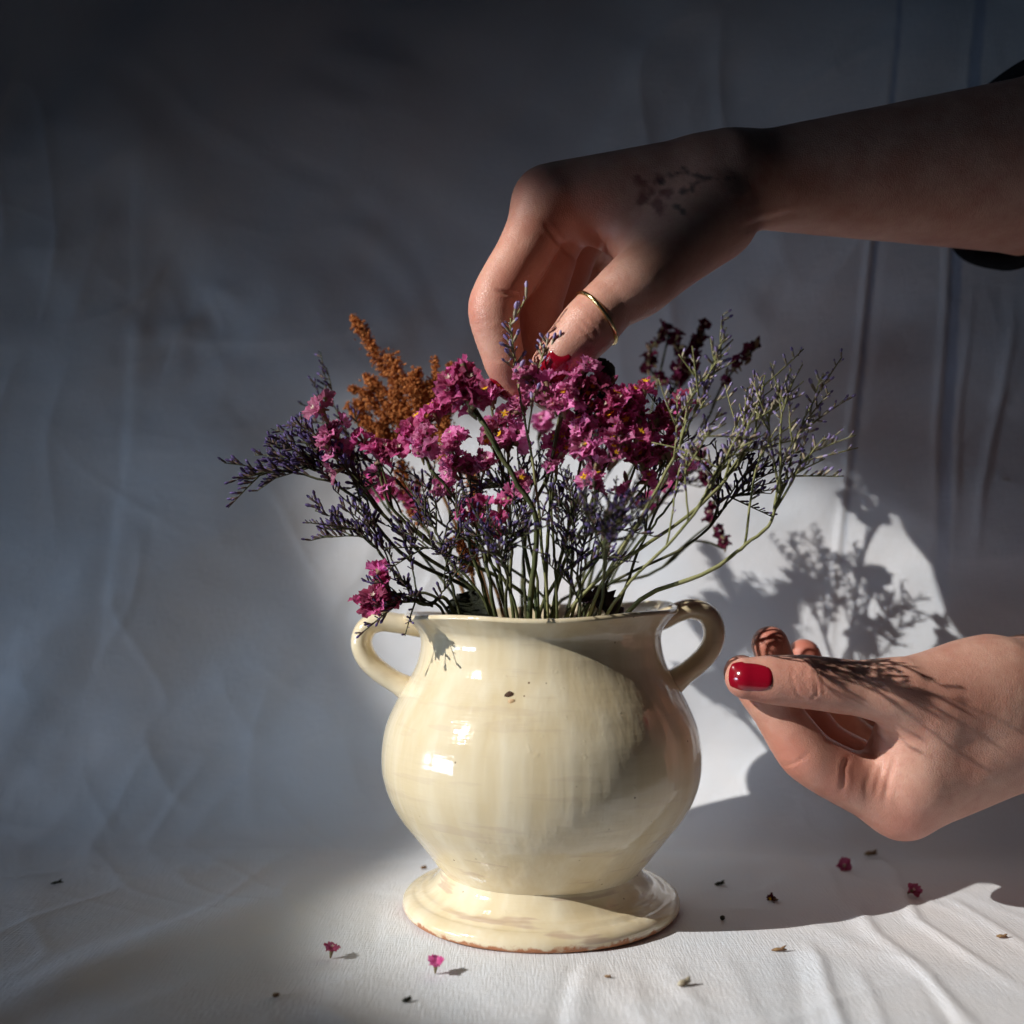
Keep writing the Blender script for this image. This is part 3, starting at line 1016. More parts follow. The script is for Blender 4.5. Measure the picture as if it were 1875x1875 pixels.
palm = [(W(1890, 1320, .430), W(1652, 1464, .425), 0.0210, 0.0130, 0.010), (W(1895, 1318, .446), W(1664, 1450, .445), 0.0200, 0.0120, 0.010),
        (W(1900, 1318, .458), W(1684, 1436, .465), 0.0185, 0.0110, 0.010), (W(1905, 1318, .466), W(1714, 1424, .482), 0.0165, 0.0100, 0.010),
        (W(1820, 1272, .423), W(1700, 1300, .413), 0.0200, 0.0125, 0.012), (W(1800, 1325, .423), W(1680, 1405, .419), 0.0190, 0.0135, 0.014),
        (W(1690, 1320, .4135), W(1650, 1410, .418), 0.0110, 0.0105, 0.012), (W(1760, 1300, .448), W(1700, 1380, .455), 0.014, 0.012, 0.014)]
fore = [(W(1905, 1292, .432), W(2560, 1240, .460), 0.0262, 0.0340, 0.010), (W(1905, 1292, .454), W(2560, 1240, .480), 0.0236, 0.0320, 0.012)]
cre = [([(1455, 1215), (1450, 1245), (1462, 1275), (1485, 1285)], 2.0, 0.35), ([(1480, 1208), (1472, 1240), (1475, 1262)], 2.0, 0.3), ([(1495, 1212), (1492, 1240), (1496, 1270), (1480, 1288)], 2.2, 0.45),
       ([(1510, 1225), (1505, 1250), (1512, 1275)], 2.0, 0.3), ([(1465, 1230), (1480, 1236), (1496, 1232)], 1.8, 0.25), ([(1462, 1255), (1478, 1252), (1494, 1258)], 1.8, 0.25),
       ([(1556, 1382), (1545, 1405), (1545, 1430), (1540, 1450)], 4.5, 0.45), ([(1605, 1360), (1600, 1400), (1585, 1440), (1590, 1470)], 5.0, 0.2), ([(1622, 1370), (1612, 1420), (1602, 1460)], 5.0, 0.3),
       ([(1598, 1330), (1615, 1352), (1640, 1372)], 4.0, 0.4), ([(1435, 1405), (1460, 1395), (1490, 1375)], 2.5, 0.4), ([(1640, 1380), (1625, 1430), (1618, 1480)], 5.0, 0.4)]
reds = [(W(1480, 1248, .392), .012, .5), (W(1375, 1275, .396), .012, .5), (W(1350, 1225, .41), .013, .6), (W(1450, 1395, .405), .016, .6), (W(1540, 1420, .408), .014, .6),
        (W(1660, 1515, .414), .018, .5), (W(1415, 1170, .432), .014, .9), (W(1472, 1190, .457), .014, .9), (W(1500, 1340, .435), .022, .8), (W(1730, 1265, .40), .016, .25), (W(1590, 1440, .412), .012, .4)]
fb = build_hand(hand_b, [idx, mid, rin, pin], thb, palm, fore, cre, reds, None, base=hb2)
nail(fb, W(1377, 1241, .394), W(1366, 1242, .402) - W(1420, 1245, .4015), (-0.10, -1, 0.03), 0.0142, 0.0104, hand_b, hb2)
side_nail(fb, idx, (-0.8, 0.45, -0.5), 0.0090, 0.0072, hand_b, hb2)
side_nail(fb, mid, (-0.55, 0.82, -0.1), 0.0085, 0.0068, hand_b, hb2)
side_nail(fb, rin, (-0.55, 0.82, -0.1), 0.0082, 0.0064, hand_b, hb2)
side_nail(fb, pin, (-0.95, 0.30, -0.1), 0.0080, 0.0064, hand_b, hb2)
cuff(hand_b, W(2420, 1254, .462), W(2900, 1220, .50), 0.0375, 0.046, hb2, flat=1.28)
# ------------------------------------------------------------------ dried flowers
def floret_mesh(name, seed, mt, open_=1.0, centre='white_c', lobes=5):
    """papery funnel of a statice floret: green tube, frilled flaring calyx, small corolla; base at the origin, opening along +z"""
    r_ = random.Random(seed)
    seg = lobes * 6
    rings = [(0.0, 0.00045), (0.0022, 0.00085), (0.0042, 0.0012), (0.0056, 0.0017 + 0.0006 * open_), (0.0066, 0.0022 + 0.0012 * open_), (0.0070, 0.0024 + 0.0021 * open_)]
    V, Fc, mi = [], [], []
    ph = [r_.uniform(-1, 1) for _ in range(lobes)]
    for i, (z, r) in enumerate(rings):
        fr_ = max(0, (i - 2) / 3.0)
        for k in range(seg):
            a = 2 * math.pi * k / seg
            lb = math.cos(a * lobes)
            w = ph[int(k / 6) % lobes]
            rr = r * (1 + fr_ * (0.13 * lb + 0.12 * w + 0.11 * r_.uniform(-1, 1)))
            zz = z + fr_ * (0.0008 * w + (0.00050 if k % 2 else -0.00050) * (0.6 + 0.8 * r_.random()) - 0.0004 * lb + 0.0003 * r_.uniform(-1, 1))
            V.append((rr * math.cos(a), rr * math.sin(a), zz))
    for i in range(len(rings) - 1):
        for k in range(seg):
            Fc.append((i * seg + k, i * seg + (k + 1) % seg, (i + 1) * seg + (k + 1) % seg, (i + 1) * seg + k))
            mi.append(0 if i >= 2 else 1)
    if centre:
        b = len(V)
        V.append((0, 0, 0.0060 if centre != 'yellow' else 0.0084))
        for k in range(10):
            a = 2 * math.pi * k / 10
            q = (0.0019 if centre == 'yellow' else 0.0013) * (1.0 if k % 2 == 0 else 0.5)
            V.append((q * math.cos(a), q * math.sin(a), 0.0068 + (0.0006 if k % 2 == 0 else 0) + (0.0012 if centre == 'yellow' else 0)))
        for k in range(10):
            Fc.append((b, b + 1 + k, b + 1 + (k + 1) % 10)); mi.append(2)
    me = bpy.data.meshes.new(name)
    me.from_pydata(V, [], Fc)
    for q in (M[mt], M['calyx'], M[centre or 'white_c']):
        me.materials.append(q)
    me.polygons.foreach_set("material_index", mi)
    me.polygons.foreach_set("use_smooth", [k % 3 != 0 for k in range(len(Fc))])
    return me


def bud_mesh(name, mt):
    V, Fc, mi = [], [], []
    seg = 7
    rings = [(0, 0.0005), (0.0018, 0.0012), (0.0038, 0.0015), (0.0056, 0.0012), (0.0070, 0.0005), (0.0075, 0.0001)]
    for z, r in rings:
        for k in range(seg):
            a = 2 * math.pi * k / seg
            V.append((r * math.cos(a), r * math.sin(a), z))
    for i in range(len(rings) - 1):
        for k in range(seg):
            Fc.append((i * seg + k, i * seg + (k + 1) % seg, (i + 1) * seg + (k + 1) % seg, (i + 1) * seg + k)); mi.append(1 if i < 3 else 0)
    me = bpy.data.meshes.new(name)
    me.from_pydata(V, [], Fc)
    for q in (M[mt], M['calyx']):
        me.materials.append(q)
    me.polygons.foreach_set("material_index", mi)
    me.polygons.foreach_set("use_smooth", [True] * len(Fc))
    return me


FLO = {}
for kind in ('pink', 'deep', 'burg'):
    FLO[kind] = [floret_mesh("floret", 10 * q + len(kind), kind, o_, c_) for q, (o_, c_) in enumerate(((1.0, 'white_c'), (1.15, 'white_c'), (0.7, None), (0.9, 'yellow'), (1.0, None), (0.55, 'yellow'), (1.25, 'white_c')))]
    FLO[kind + '_bud'] = bud_mesh("floret_bud", kind)

MOUTH = W(990, 1124, 0.442)
TO_CAM = np.array((0, -1.0, 0.05))
TO_SUN = np.array((-0.80, -0.26, 0.54))


def stem_path(rim, via):
    """points from inside the vase, over its mouth, to the via points"""
    p = W(rim[0], 1128, rim[1])
    ax = np.array((VX, VD, 0.0))
    off = p - ax; off[2] = 0
    r = np.linalg.norm(off)
    lim = 0.0425
    if r > lim:
        off *= lim / r
    p = np.array((ax[0] + off[0], ax[1] + off[1], MOUTH[2]))
    low = np.array((ax[0] + off[0] * 0.25, ax[1] + off[1] * 0.25, 0.052))
    return [low, p] + [W(*q) for q in via]


def put(me, name, parent, pos, d, roll, sc, base):
    o = link(name, me, parent)
    Rm = frame(d, roll)
    mtx = Matrix(((Rm[0][0] * sc, Rm[0][1] * sc, Rm[0][2] * sc, pos[0] - base[0]), (Rm[1][0] * sc, Rm[1][1] * sc, Rm[1][2] * sc, pos[1] - base[1]),
                  (Rm[2][0] * sc, Rm[2][1] * sc, Rm[2][2] * sc, pos[2] - base[2]), (0, 0, 0, 1)))
    o.matrix_local = mtx
    return o


def statice(kind, rim, via, clusters, label, group, stem='stem', r0=0.00082, yellow=0.35, size=1.0):
    pts = stem_path(rim, via)
    base = pts[0]
    t = thing("statice_sprig", label, "flower sprig", tuple(base), group)
    path = spline(pts, 30)
    a = Acc()
    wob = np.cumsum(nrg.normal(0, 0.00022, path.shape), axis=0); wob -= np.linspace(0, 1, 30)[:, None] * wob[-1]
    path = path + wob
    a.tube(path, np.linspace(r0, r0 * 0.62, 30) * (1 + 0.12 * nrg.rand(30)), 7)
    for ci, (cp, n) in enumerate(clusters):
        C = [W(*q) for q in cp]
        start = path[-1] if ci == 0 else path[rng.randint(19, 26)]
        twig = spline([start, (start + C[0]) / 2 + np.array((0, 0, 0.001)), C[0]], 8)
        spine = spline(C, 14)
        a.tube(np.vstack((twig, spine[1:])), np.linspace(r0 * 0.62, 0.00035, 21), 6)
        n = int(n * (1.65 if n < 12 else 1.3))
        for k in range(n):
            u = (k + 0.5) / n
            p = spine[min(13, int(u * 14))] + nrg.normal(0, 0.0009, 3)
            tan = unit(spine[min(13, int(u * 13) + 1)] - spine[max(0, int(u * 13) - 1)])
            d = unit(0.55 * TO_CAM * rng.uniform(-0.3, 1.2) + 0.45 * np.array((0, 0, 1.0)) + 0.45 * TO_SUN * rng.uniform(0, 1.4) + 0.30 * tan + np.array([rng.gauss(0, 0.5) for _ in range(3)]))
            sc = size * rng.uniform(0.58, 0.92)
            q = rng.random()
            if q < 0.13:
                put(FLO[kind + '_bud'], "floret_bud", t, p, unit(d + tan), rng.uniform(0, 6), sc, base)
            else:
                ch = FLO[kind]
                me = ch[rng.choice((3, 5))] if rng.random() < yellow else ch[rng.choice((0, 1, 2, 4, 6))]
                put(me, "floret", t, p - d * 0.0015, d, rng.uniform(0, 6), sc, base)
    o = a.build("stem", M[stem], t, origin=base)
    return t


SPK_V, SPK_F, SPK_M = [], [], []
_rg = [(0, 0.00018), (0.0010, 0.00045), (0.0021, 0.00052), (0.0031, 0.00044), (0.0041, 0.00062), (0.0049, 0.00030)]
for z, r in _rg:
    for k in range(5):
        SPK_V.append((r * math.cos(k * 1.2566), r * math.sin(k * 1.2566), z))
for i in range(5):
    for k in range(5):
        SPK_F.append((i * 5 + k, i * 5 + (k + 1) % 5, (i + 1) * 5 + (k + 1) % 5, (i + 1) * 5 + k)); SPK_M.append(0 if i < 3 else 1)
SPK_V = np.array(SPK_V)


def spikelets(acc, path, t0, step, rows, up, sc=1.0):
    """one-sided double rank of small flower spikes along a twig"""
    L = np.cumsum(np.r_[0, np.linalg.norm(np.diff(path, axis=0), axis=1)])
    s = L[-1] * t0
    side = 1
    while s < L[-1]:
        i = min(len(L) - 2, int(np.searchsorted(L, s)) - 1 if s > 0 else 0); i = max(i, 0)
        f = (s - L[i]) / max(L[i + 1] - L[i], 1e-9)
        p = path[i] * (1 - f) + path[i + 1] * f
        tan = unit(path[i + 1] - path[i])
        n = unit(up - tan * np.dot(up, tan)); b = np.cross(tan, n)
        for q in range(rows):
            d = unit(tan * rng.uniform(0.4, 1.1) + n * rng.uniform(0.1, 1.0) + b * side * rng.uniform(0.0, 0.9))
            side = -side
            z = sc * rng.choice((0.5, 0.75, 0.95, 1.1, 1.2)) * rng.uniform(0.8, 1.1) * (1.0 - 0.35 * s / L[-1])
            Rm = frame(d, rng.uniform(0, 6)) * z
            acc.add(p + SPK_V @ Rm.T, SPK_F, SPK_M)
        s += step * rng.choice((0.45, 0.6, 0.9, 1.3, 2.0))


def limonium(rim, via, heads, label, group, pal='dark', r0=0.00066, subs=4, sc=1.0, step=0.0019):
    pts = stem_path(rim, via)
    base = pts[0]
    t = thing("sea_lavender_sprig", label, "flower sprig", tuple(base), group)
    path = spline(pts, 30)
    path = path + np.cumsum(nrg.normal(0, 0.00018, path.shape), axis=0)
    a, sp = Acc(), Acc()
    a.tube(path, np.linspace(r0, r0 * 0.55, 30) * (1 + 0.15 * nrg.rand(30)), 7)
    for hi_, hd in enumerate(heads):
        tip = W(*hd)
        st = path[min(29, rng.randint(17, 29))] if hi_ else path[-1]
        v = tip - st; L = np.linalg.norm(v)
        bow = np.array((rng.gauss(0, 0.05), rng.gauss(0, 0.06), 0.10 + rng.gauss(0, 0.05))) * L
        if hi_ and L > 0.02:
            bow += -0.12 * v * np.array((1, 1, -0.6))
        tw = spline([st, st + v * 0.5 + bow, tip], 16)
        tw = tw + np.cumsum(nrg.normal(0, 0.0002, tw.shape), axis=0)
        a.tube(tw, np.linspace(r0 * 0.55, 0.00022, 16), 5)
        up = unit(np.array((rng.gauss(0, 0.5), rng.gauss(-0.3, 0.5), 1.0)))
        spikelets(sp, tw, max(0.25, 1 - 0.032 / max(L, 1e-6)), step, 1, up, sc)
        for q in range(subs):
            i = rng.randint(5, 13)
            tan = unit(tw[i + 1] - tw[i])
            sd_ = np.array([rng.gauss(0, 1) for _ in range(3)]); sd_ -= tan * np.dot(sd_, tan)
            d = unit(tan * 1.0 + unit(sd_) * 0.75)
            l = rng.uniform(0.008, 0.017)
            tw2 = spline([tw[i], tw[i] + d * l * 0.5 + np.array((0, 0, 0.0006)), tw[i] + d * l + tan * l * 0.15], 8)
            a.tube(tw2, np.linspace(0.00034, 0.00018, 8), 4)
            spikelets(sp, tw2, 0.22, step * 0.95, 1, unit(up + tan), sc)
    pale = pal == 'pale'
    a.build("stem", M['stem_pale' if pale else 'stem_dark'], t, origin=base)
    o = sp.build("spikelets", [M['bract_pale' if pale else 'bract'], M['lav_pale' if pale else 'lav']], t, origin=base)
    o["kind"] = "stuff"
    return t


OCT = np.array([(1, 0, 0), (-1, 0, 0), (0, 1, 0), (0, -1, 0), (0, 0, 1), (0, 0, -1.0)])
OCT_F = [(0, 2, 4), (2, 1, 4), (1, 3, 4), (3, 0, 4), (2, 0, 5), (1, 2, 5), (3, 1, 5), (0, 3, 5)]


def astilbe(rim, via, plumes, label, group):
    pts = stem_path(rim, via)
    base = pts[0]
    t = thing("astilbe_sprig", label, "flower sprig", tuple(base), group)
    path = spline(pts, 26)
    a = Acc()
    a.tube(path, np.linspace(0.0009, 0.0006, 26), 6)
    for pl, rad in plumes:
        C = [W(*q) for q in pl]
        st = path[-1] if np.linalg.norm(C[0] - path[-1]) < 0.03 else path[rng.randint(16, 24)]
        sp = spline([st] + C, 26)
        a.tube(sp, np.linspace(0.0006, 0.0002, 26), 5)
        b = Acc()
        L = np.linalg.norm(np.diff(sp[4:], axis=0), axis=1).sum()
        n = int(L * 1000 * 34)
        lump = [rng.random() for _ in range(200)]
        for k in range(n):
            u = rng.random()
            i = 5 + u * 20
            lo = int(i); p = sp[lo] + (sp[min(25, lo + 1)] - sp[lo]) * (i - lo)
            g = lump[int(u * L * 1000 / 2.2)]                 # uneven knots of tiny flowers
            if rng.random() > 0.30 + 0.8 * g:
                continue
            rr = rad * 0.0013 * (0.45 + 0.75 * g) * (1.15 - 0.55 * u)
            off = np.array([rng.gauss(0, 0.6) for _ in range(3)]) * rr
            s_ = rng.uniform(0.00036, 0.00080)
            Rm = frame(np.array([rng.gauss(0, 1) for _ in range(3)]), rng.random()) * s_
            b.add(p + off + (OCT * np.array((1, 0.7, 1.4))) @ Rm.T, OCT_F)
        o = b.build("plume", M['orange'], t, smooth=False, origin=base)
        o["kind"] = "stuff"
    a.build("stem", M['orange_stem'], t, origin=base)
    return t


def leaf(name, label, pts, wid, mt, curl=0.4, jag=0.0, cat="leaf", face=(0, -1, 0.2)):
    P = spline([W(*q) for q in pts], 18)
    base = P[0]
    V, Fc = [], []
    for i in range(18):
        u = i / 17
        w = wid * (math.sin(math.pi * min(1, u * 0.93 + 0.05)) ** 0.8) * (1 + jag * (0.5 if i % 2 else -0.5) + 0.1 * rng.uniform(-1, 1))
        tan = unit(P[min(17, i + 1)] - P[max(0, i - 1)])
        n = unit(np.asarray(face, float) - tan * np.dot(face, tan)); b = np.cross(tan, n)
        for j in range(7):
            v = -1 + j / 3
            V.append(P[i] + b * v * w + n * (curl * w * v * v + 0.0006 * math.sin(u * 17 + j * 2.1) + 0.15 * w * rng.uniform(-1, 1)))
    for i in range(17):
        for j in range(6):
            Fc.append((i * 7 + j, (i + 1) * 7 + j, (i + 1) * 7 + j + 1, i * 7 + j + 1))
    o = mesh(name, np.array(V), Fc, M[mt], None, origin=base)
    o.location = tuple(base)
    md = o.modifiers.new("thickness", 'SOLIDIFY'); md.thickness = 0.0004
    tag(o, label, cat)
    return o


GP = "dried flower sprigs standing in the vase"
# --- rust-orange plumes, behind
astilbe((880, .462), [(850, 1000, .470), (790, 860, .475), (765, 790, .477)], [
    ([(745, 745, .477), (700, 670, .478), (668, 615, .478), (645, 578, .478)], 2.0), ([(770, 740, .474), (740, 700, .474), (712, 650, .474)], 3.0),
    ([(700, 760, .480), (672, 722, .480), (640, 712, .480)], 2.0), ([(690, 790, .482), (665, 750, .482), (648, 735, .482)], 1.8), ([(740, 780, .478), (705, 740, .480), (680, 700, .480)], 2.0),
    ([(760, 730, .472), (755, 700, .472), (765, 680, .472)], 2.2), ([(740, 770, .476), (725, 720, .476), (735, 690, .476)], 2.6), ([(720, 800, .478), (690, 780, .478), (668, 775, .478)], 2.0),
    ([(755, 800, .474), (745, 770, .474), (720, 760, .474)], 2.4), ([(765, 780, .472), (775, 740, .472), (770, 705, .472)], 2.4), ([(745, 760, .474), (715, 725, .474)], 2.2), ([(700, 800, .480), (660, 770, .480), (636, 742, .480)], 1.8), ([(770, 770, .473), (790, 735, .473), (782, 700, .473)], 2.0), ([(725, 735, .478), (690, 705, .478), (668, 690, .478)], 1.7), ([(715, 820, .478), (700, 800, .478), (706, 770, .478)], 2.0)],
    "rust-orange plume sprig with one tall spike standing above the rest", GP)
astilbe((900, .468), [(870, 1010, .474), (830, 900, .478), (812, 830, .476)], [
    ([(812, 790, .474), (800, 720, .474), (796, 655, .474)], 2.5), ([(820, 760, .474), (822, 710, .474), (826, 665, .474)], 1.8), ([(790, 800, .476), (770, 750, .476), (762, 700, .476)], 2.2),
    ([(815, 840, .472), (812, 790, .472), (806, 750, .472)], 3.4), ([(780, 790, .476), (740, 770, .476), (715, 745, .476)], 2.2)],
    "rust-orange plume sprig with twin blunt spikes close to a finger", GP)
astilbe((860, .470), [(820, 1020, .480), (770, 960, .482)], [([(755, 930, .482), (740, 880, .482), (735, 845, .482)], 3.2), ([(770, 950, .482), (762, 920, .482), (765, 880, .482)], 2.4)],
    "short rust-brown plume sprig half hidden low among the stems", GP)
astilbe((920, .460), [(890, 1040, .462), (875, 960, .462)], [([(875, 930, .462), (868, 885, .462), (862, 850, .462)], 2.8), ([(865, 1010, .46), (835, 990, .46), (820, 1000, .46)], 2.4), ([(860, 1040, .46), (845, 1010, .46), (840, 960, .46)], 1.8)],
    "rust-brown plume sprig in the middle behind pink flowers", GP)

# --- statice
statice('pink', (905, .436), [(768, 1010, .428), (690, 930, .425), (640, 868, .422)], [([(620, 850, .421), (606, 810, .420), (592, 742, .418)], 12), ([(628, 850, .424), (618, 800, .424), (612, 775, .422)], 4)],
        "pink statice sprig leaning farthest out over the sea lavender", GP, yellow=0.05)
statice('deep', (985, .440), [(795, 1000, .428), (722, 935, .424), (695, 870, .421)], [([(690, 850, .42), (735, 815, .42), (790, 772, .424), (815, 755, .424)], 22), ([(695, 845, .42), (678, 820, .42), (662, 808, .42)], 4)],
        "magenta statice sprig arching in a row in front of the orange plumes", GP, yellow=0.1)
statice('pink', (902, .420), [(868, 1010, .414), (842, 920, .409), (788, 860, .405)], [([(776, 836, .403), (778, 800, .403)], 6)],
        "pink statice sprig with one flat star-shaped bloom facing out", GP, yellow=0.0, size=1.1)
statice('pink', (925, .430), [(895, 1000, .422), (850, 910, .417)], [([(842, 868, .415), (828, 838, .413), (838, 802, .413)], 11), ([(860, 880, .418), (872, 840, .418)], 4)],
        "pink statice sprig with comb-like curled row of blooms", GP, yellow=0.0)
statice('deep', (968, .410), [(984, 960, .400), (935, 860, .395), (880, 770, .391)], [([(872, 762, .390), (850, 728, .390), (832, 720, .391)], 10), ([(868, 745, .390), (862, 700, .390), (850, 688, .391)], 9)],
        "thick-stemmed magenta statice sprig with a big frilled head beside the fingertips", GP, r0=0.00115, yellow=0.0, size=1.15)
statice('pink', (940, .425), [(938, 1000, .424), (928, 880, .422)], [([(890, 800, .421), (925, 770, .420), (965, 742, .420)], 20), ([(900, 745, .42), (905, 718, .42)], 5), ([(930, 830, .42), (950, 790, .42)], 5)],
        "pink statice sprig with yellow dots under the fingertips", GP, yellow=0.5)
statice('pink', (985, .415), [(962, 980, .408), (1010, 860, .402), (1028, 760, .399)], [([(1018, 738, .396), (985, 708, .397), (958, 690, .398)], 11), ([(1034, 750, .396), (1052, 715, .395), (1078, 672, .395)], 13), ([(1025, 760, .396), (1010, 730, .395)], 5)],
        "pink statice sprig covering the tip of the ringed thumb", GP, yellow=0.08)
statice('deep', (1020, .432), [(1042, 980, .408), (1078, 860, .404)], [([(1085, 770, .400), (1130, 740, .397), (1175, 725, .398)], 22), ([(1080, 760, .399), (1070, 725, .398), (1105, 705, .398)], 10), ([(1120, 800, .400), (1150, 770, .400), (1180, 755, .400)], 12)],
        "broad magenta statice sprig with yellow dots in the thick of the bouquet", GP, yellow=0.5)
statice('pink', (1008, .420), [(1046, 1000, .402), (1085, 940, .398)], [([(1095, 895, .395), (1082, 840, .394), (1072, 785, .396)], 20), ([(1105, 860, .395), (1130, 815, .395), (1140, 790, .396)], 12)],
        "pale pink statice sprig hanging in a long tongue below the broad head", GP, yellow=0.45)
statice('deep', (985, .44), [(1110, 980, .406), (1160, 900, .403)], [([(1180, 880, .402), (1188, 820, .402), (1205, 775, .402), (1250, 748, .406)], 24), ([(1165, 850, .400), (1150, 810, .399), (1170, 780, .400)], 12), ([(1215, 850, .404), (1235, 800, .406)], 8)],
        "magenta statice sprig with yellow-dotted end beside the pale sea lavender", GP, yellow=0.45)
statice('deep', (998, .430), [(1005, 950, .414), (1018, 870, .409)], [([(1020, 835, .406), (1045, 805, .403), (1062, 782, .402)], 10)],
        "small magenta statice sprig between the two broad heads", GP, yellow=0.45)
statice('deep', (905, .408), [(890, 1030, .404), (878, 985, .403)], [([(868, 962, .402), (858, 942, .402), (885, 930, .402)], 7), ([(900, 985, .402), (915, 955, .401), (925, 928, .401)], 6)],
        "short magenta statice sprig low down in front of the stems", GP, yellow=0.0, size=0.85)
statice('deep', (872, .470), [(815, 1010, .478), (765, 950, .482)], [([(758, 925, .482), (715, 905, .483), (672, 890, .484)], 14), ([(745, 930, .480), (768, 900, .480)], 5)],
        "magenta statice sprig spread low behind the bare stems", GP, yellow=0.0)
statice('deep', (835, .420), [(775, 1112, .416), (738, 1095, .412)], [([(725, 1090, .410), (702, 1072, .409), (692, 1050, .409)], 7), ([(720, 1112, .409), (690, 1112, .408), (672, 1108, .408)], 9)],
        "drooping magenta statice sprig resting on the vase rim above a handle", GP, yellow=0.0)
statice('burg', (1062, .470), [(1120, 930, .488), (1190, 800, .498), (1222, 730, .50)], [([(1240, 705, .50), (1200, 690, .50), (1188, 650, .50), (1215, 608, .50)], 18), ([(1225, 612, .50), (1248, 650, .50), (1246, 690, .50)], 10),
        ([(1262, 690, .50), (1275, 650, .50), (1290, 600, .50)], 16)], "dark burgundy statice sprig with an arched head enclosing a gap", GP, stem='stem_dark', yellow=0.0, size=0.8)
statice('burg', (1088, .462), [(1210, 900, .476), (1300, 760, .482)], [([(1325, 700, .482), (1355, 665, .482), (1388, 634, .482)], 13)],
        "small burgundy statice sprig rising behind the pale sea lavender", GP, stem='stem_dark', yellow=0.0, size=0.75)
statice('burg', (1010, .470), [(1190, 1050, .478), (1270, 990, .484)], [([(1325, 1005, .484), (1322, 965, .484)], 4), ([(1300, 960, .484), (1308, 910, .484), (1300, 865, .484)], 8)],
        "burgundy statice sprig hanging low near the wall shadow of the bouquet", GP, stem='stem_dark', yellow=0.0, size=0.75)
statice('pink', (1070, .475), [(1140, 1000, .492), (1230, 900, .50)], [([(1262, 860, .502), (1285, 830, .502)], 6)], "single pink statice tuft far back behind pale sea lavender stems", GP, yellow=0.0)
statice('deep', (1040, .475), [(1100, 1010, .49), (1160, 950, .495)], [([(1180, 930, .495), (1210, 895, .495)], 7)], "magenta statice tuft in the back just below the broad heads", GP, yellow=0.0)
statice('pink', (960, .475), [(965, 1000, .488), (990, 850, .492)], [([(985, 800, .492), (1005, 765, .492)], 7)], "pink statice tuft in the back below the pinching fingers", GP, yellow=0.2)

for (rx, rd, via, cl, lab) in (
    (900, .425, [(800, 1010, .424), (735, 940, .424)], [([(715, 905, .424), (700, 872, .424)], 4)], "small pink statice tuft just under the magenta row"),
    (950, .415, [(880, 1000, .412), (835, 930, .411)], [([(820, 912, .410), (812, 885, .410)], 4)], "small pink statice tuft low between the star bloom and bare stems"),
    (990, .412, [(975, 1000, .406), (962, 930, .404)], [([(958, 905, .403), (950, 878, .403)], 4)], "small pink statice tuft in the middle under the yellow-dotted head"),
    (1020, .410, [(1010, 980, .404), (1008, 900, .402)], [([(1010, 870, .401), (1022, 845, .401)], 4)], "small pink statice tuft beside the pale pink tongue"),
    (1050, .412, [(1105, 1000, .404), (1130, 940, .400)], [([(1140, 915, .398), (1150, 890, .398)], 4)], "small pink statice tuft low among the violet arms in front"),
    (1070, .420, [(1180, 980, .410), (1235, 910, .406)], [([(1250, 880, .404), (1262, 852, .404)], 4)], "small pink statice tuft among the pale sea lavender stems"),
    (930, .420, [(890, 980, .416), (880, 900, .414)], [([(884, 870, .412), (892, 845, .412)], 4)], "small pink statice tuft below the thick-stemmed head")):
    statice('pink', (rx, rd), via, cl, lab, GP, r0=0.0006, yellow=0.1, size=0.85)

# --- sea lavender, dark side
limonium((905, .446), [(745, 1020, .426), (660, 920, .424), (610, 878, .423)], [(450, 880, .423), (490, 836, .424), (535, 815, .425), (505, 788, .430), (545, 850, .422), (575, 838, .426), (600, 845, .428)],
         "violet sea lavender sprig reaching farthest out sideways", GP, r0=0.0009, subs=6, sc=1.2, step=0.0014)
limonium((825, .424), [(745, 1080, .421), (690, 1010, .420)], [(575, 936, .420), (588, 982, .420), (615, 945, .42), (650, 930, .424), (690, 950, .424)],
         "violet sea lavender sprig with drooping combs just under the widest one", GP, subs=3, sc=1.15, step=0.0014)
limonium((850, .445), [(760, 1000, .452), (690, 900, .458), (640, 820, .462)], [(548, 742, .464), (590, 712, .464), (625, 770, .464), (600, 790, .464)],
         "thin green sea lavender sprig behind the outermost pink head", GP, subs=2)
limonium((1010, .45), [(800, 960, .436), (720, 880, .434)], [(650, 870, .434), (660, 905, .434), (700, 840, .434), (640, 830, .436)], "violet sea lavender sprig crossing below the magenta row", GP, subs=3)
limonium((1000, .412), [(985, 960, .402), (962, 800, .398), (945, 700, .397)], [(938, 576, .396), (1006, 628, .397), (930, 660, .397)], "upright sea lavender spike rising in front of the forefinger", GP, pal='pale', subs=1, sc=1.3)
limonium((930, .404), [(930, 1060, .396), (925, 1020, .390)], [(870, 1000, .385), (895, 985, .383), (925, 975, .382), (960, 965, .384), (880, 960, .388), (945, 1000, .384)],
         "violet sea lavender sprig low in front of the stems", GP, subs=4, sc=0.9)
limonium((1060, .402), [(1060, 1050, .396)], [(1010, 985, .394), (1040, 1005, .392), (1085, 960, .394), (1100, 1010, .395), (1035, 930, .396), (1120, 960, .398)],
         "violet sea lavender sprig low in the middle with loose arms", GP, subs=4, sc=0.9)
limonium((1100, .404), [(1105, 1050, .386), (1112, 1005, .370)], [(1125, 955, .357), (1168, 985, .358), (1078, 935, .357), (1182, 945, .358), (1135, 915, .356), (1162, 905, .357), (1098, 965, .358)],
         "violet sea lavender sprig bending out in front of the bouquet", GP, subs=4, sc=0.95)
limonium((838, .412), [(815, 1040, .408), (800, 990, .406)], [(745, 935, .406), (785, 955, .405), (825, 1010, .404), (848, 925, .408), (770, 1010, .405), (840, 975, .404)],
         "violet sea lavender sprig among bare stems below the flat star bloom", GP, subs=4, sc=0.9)
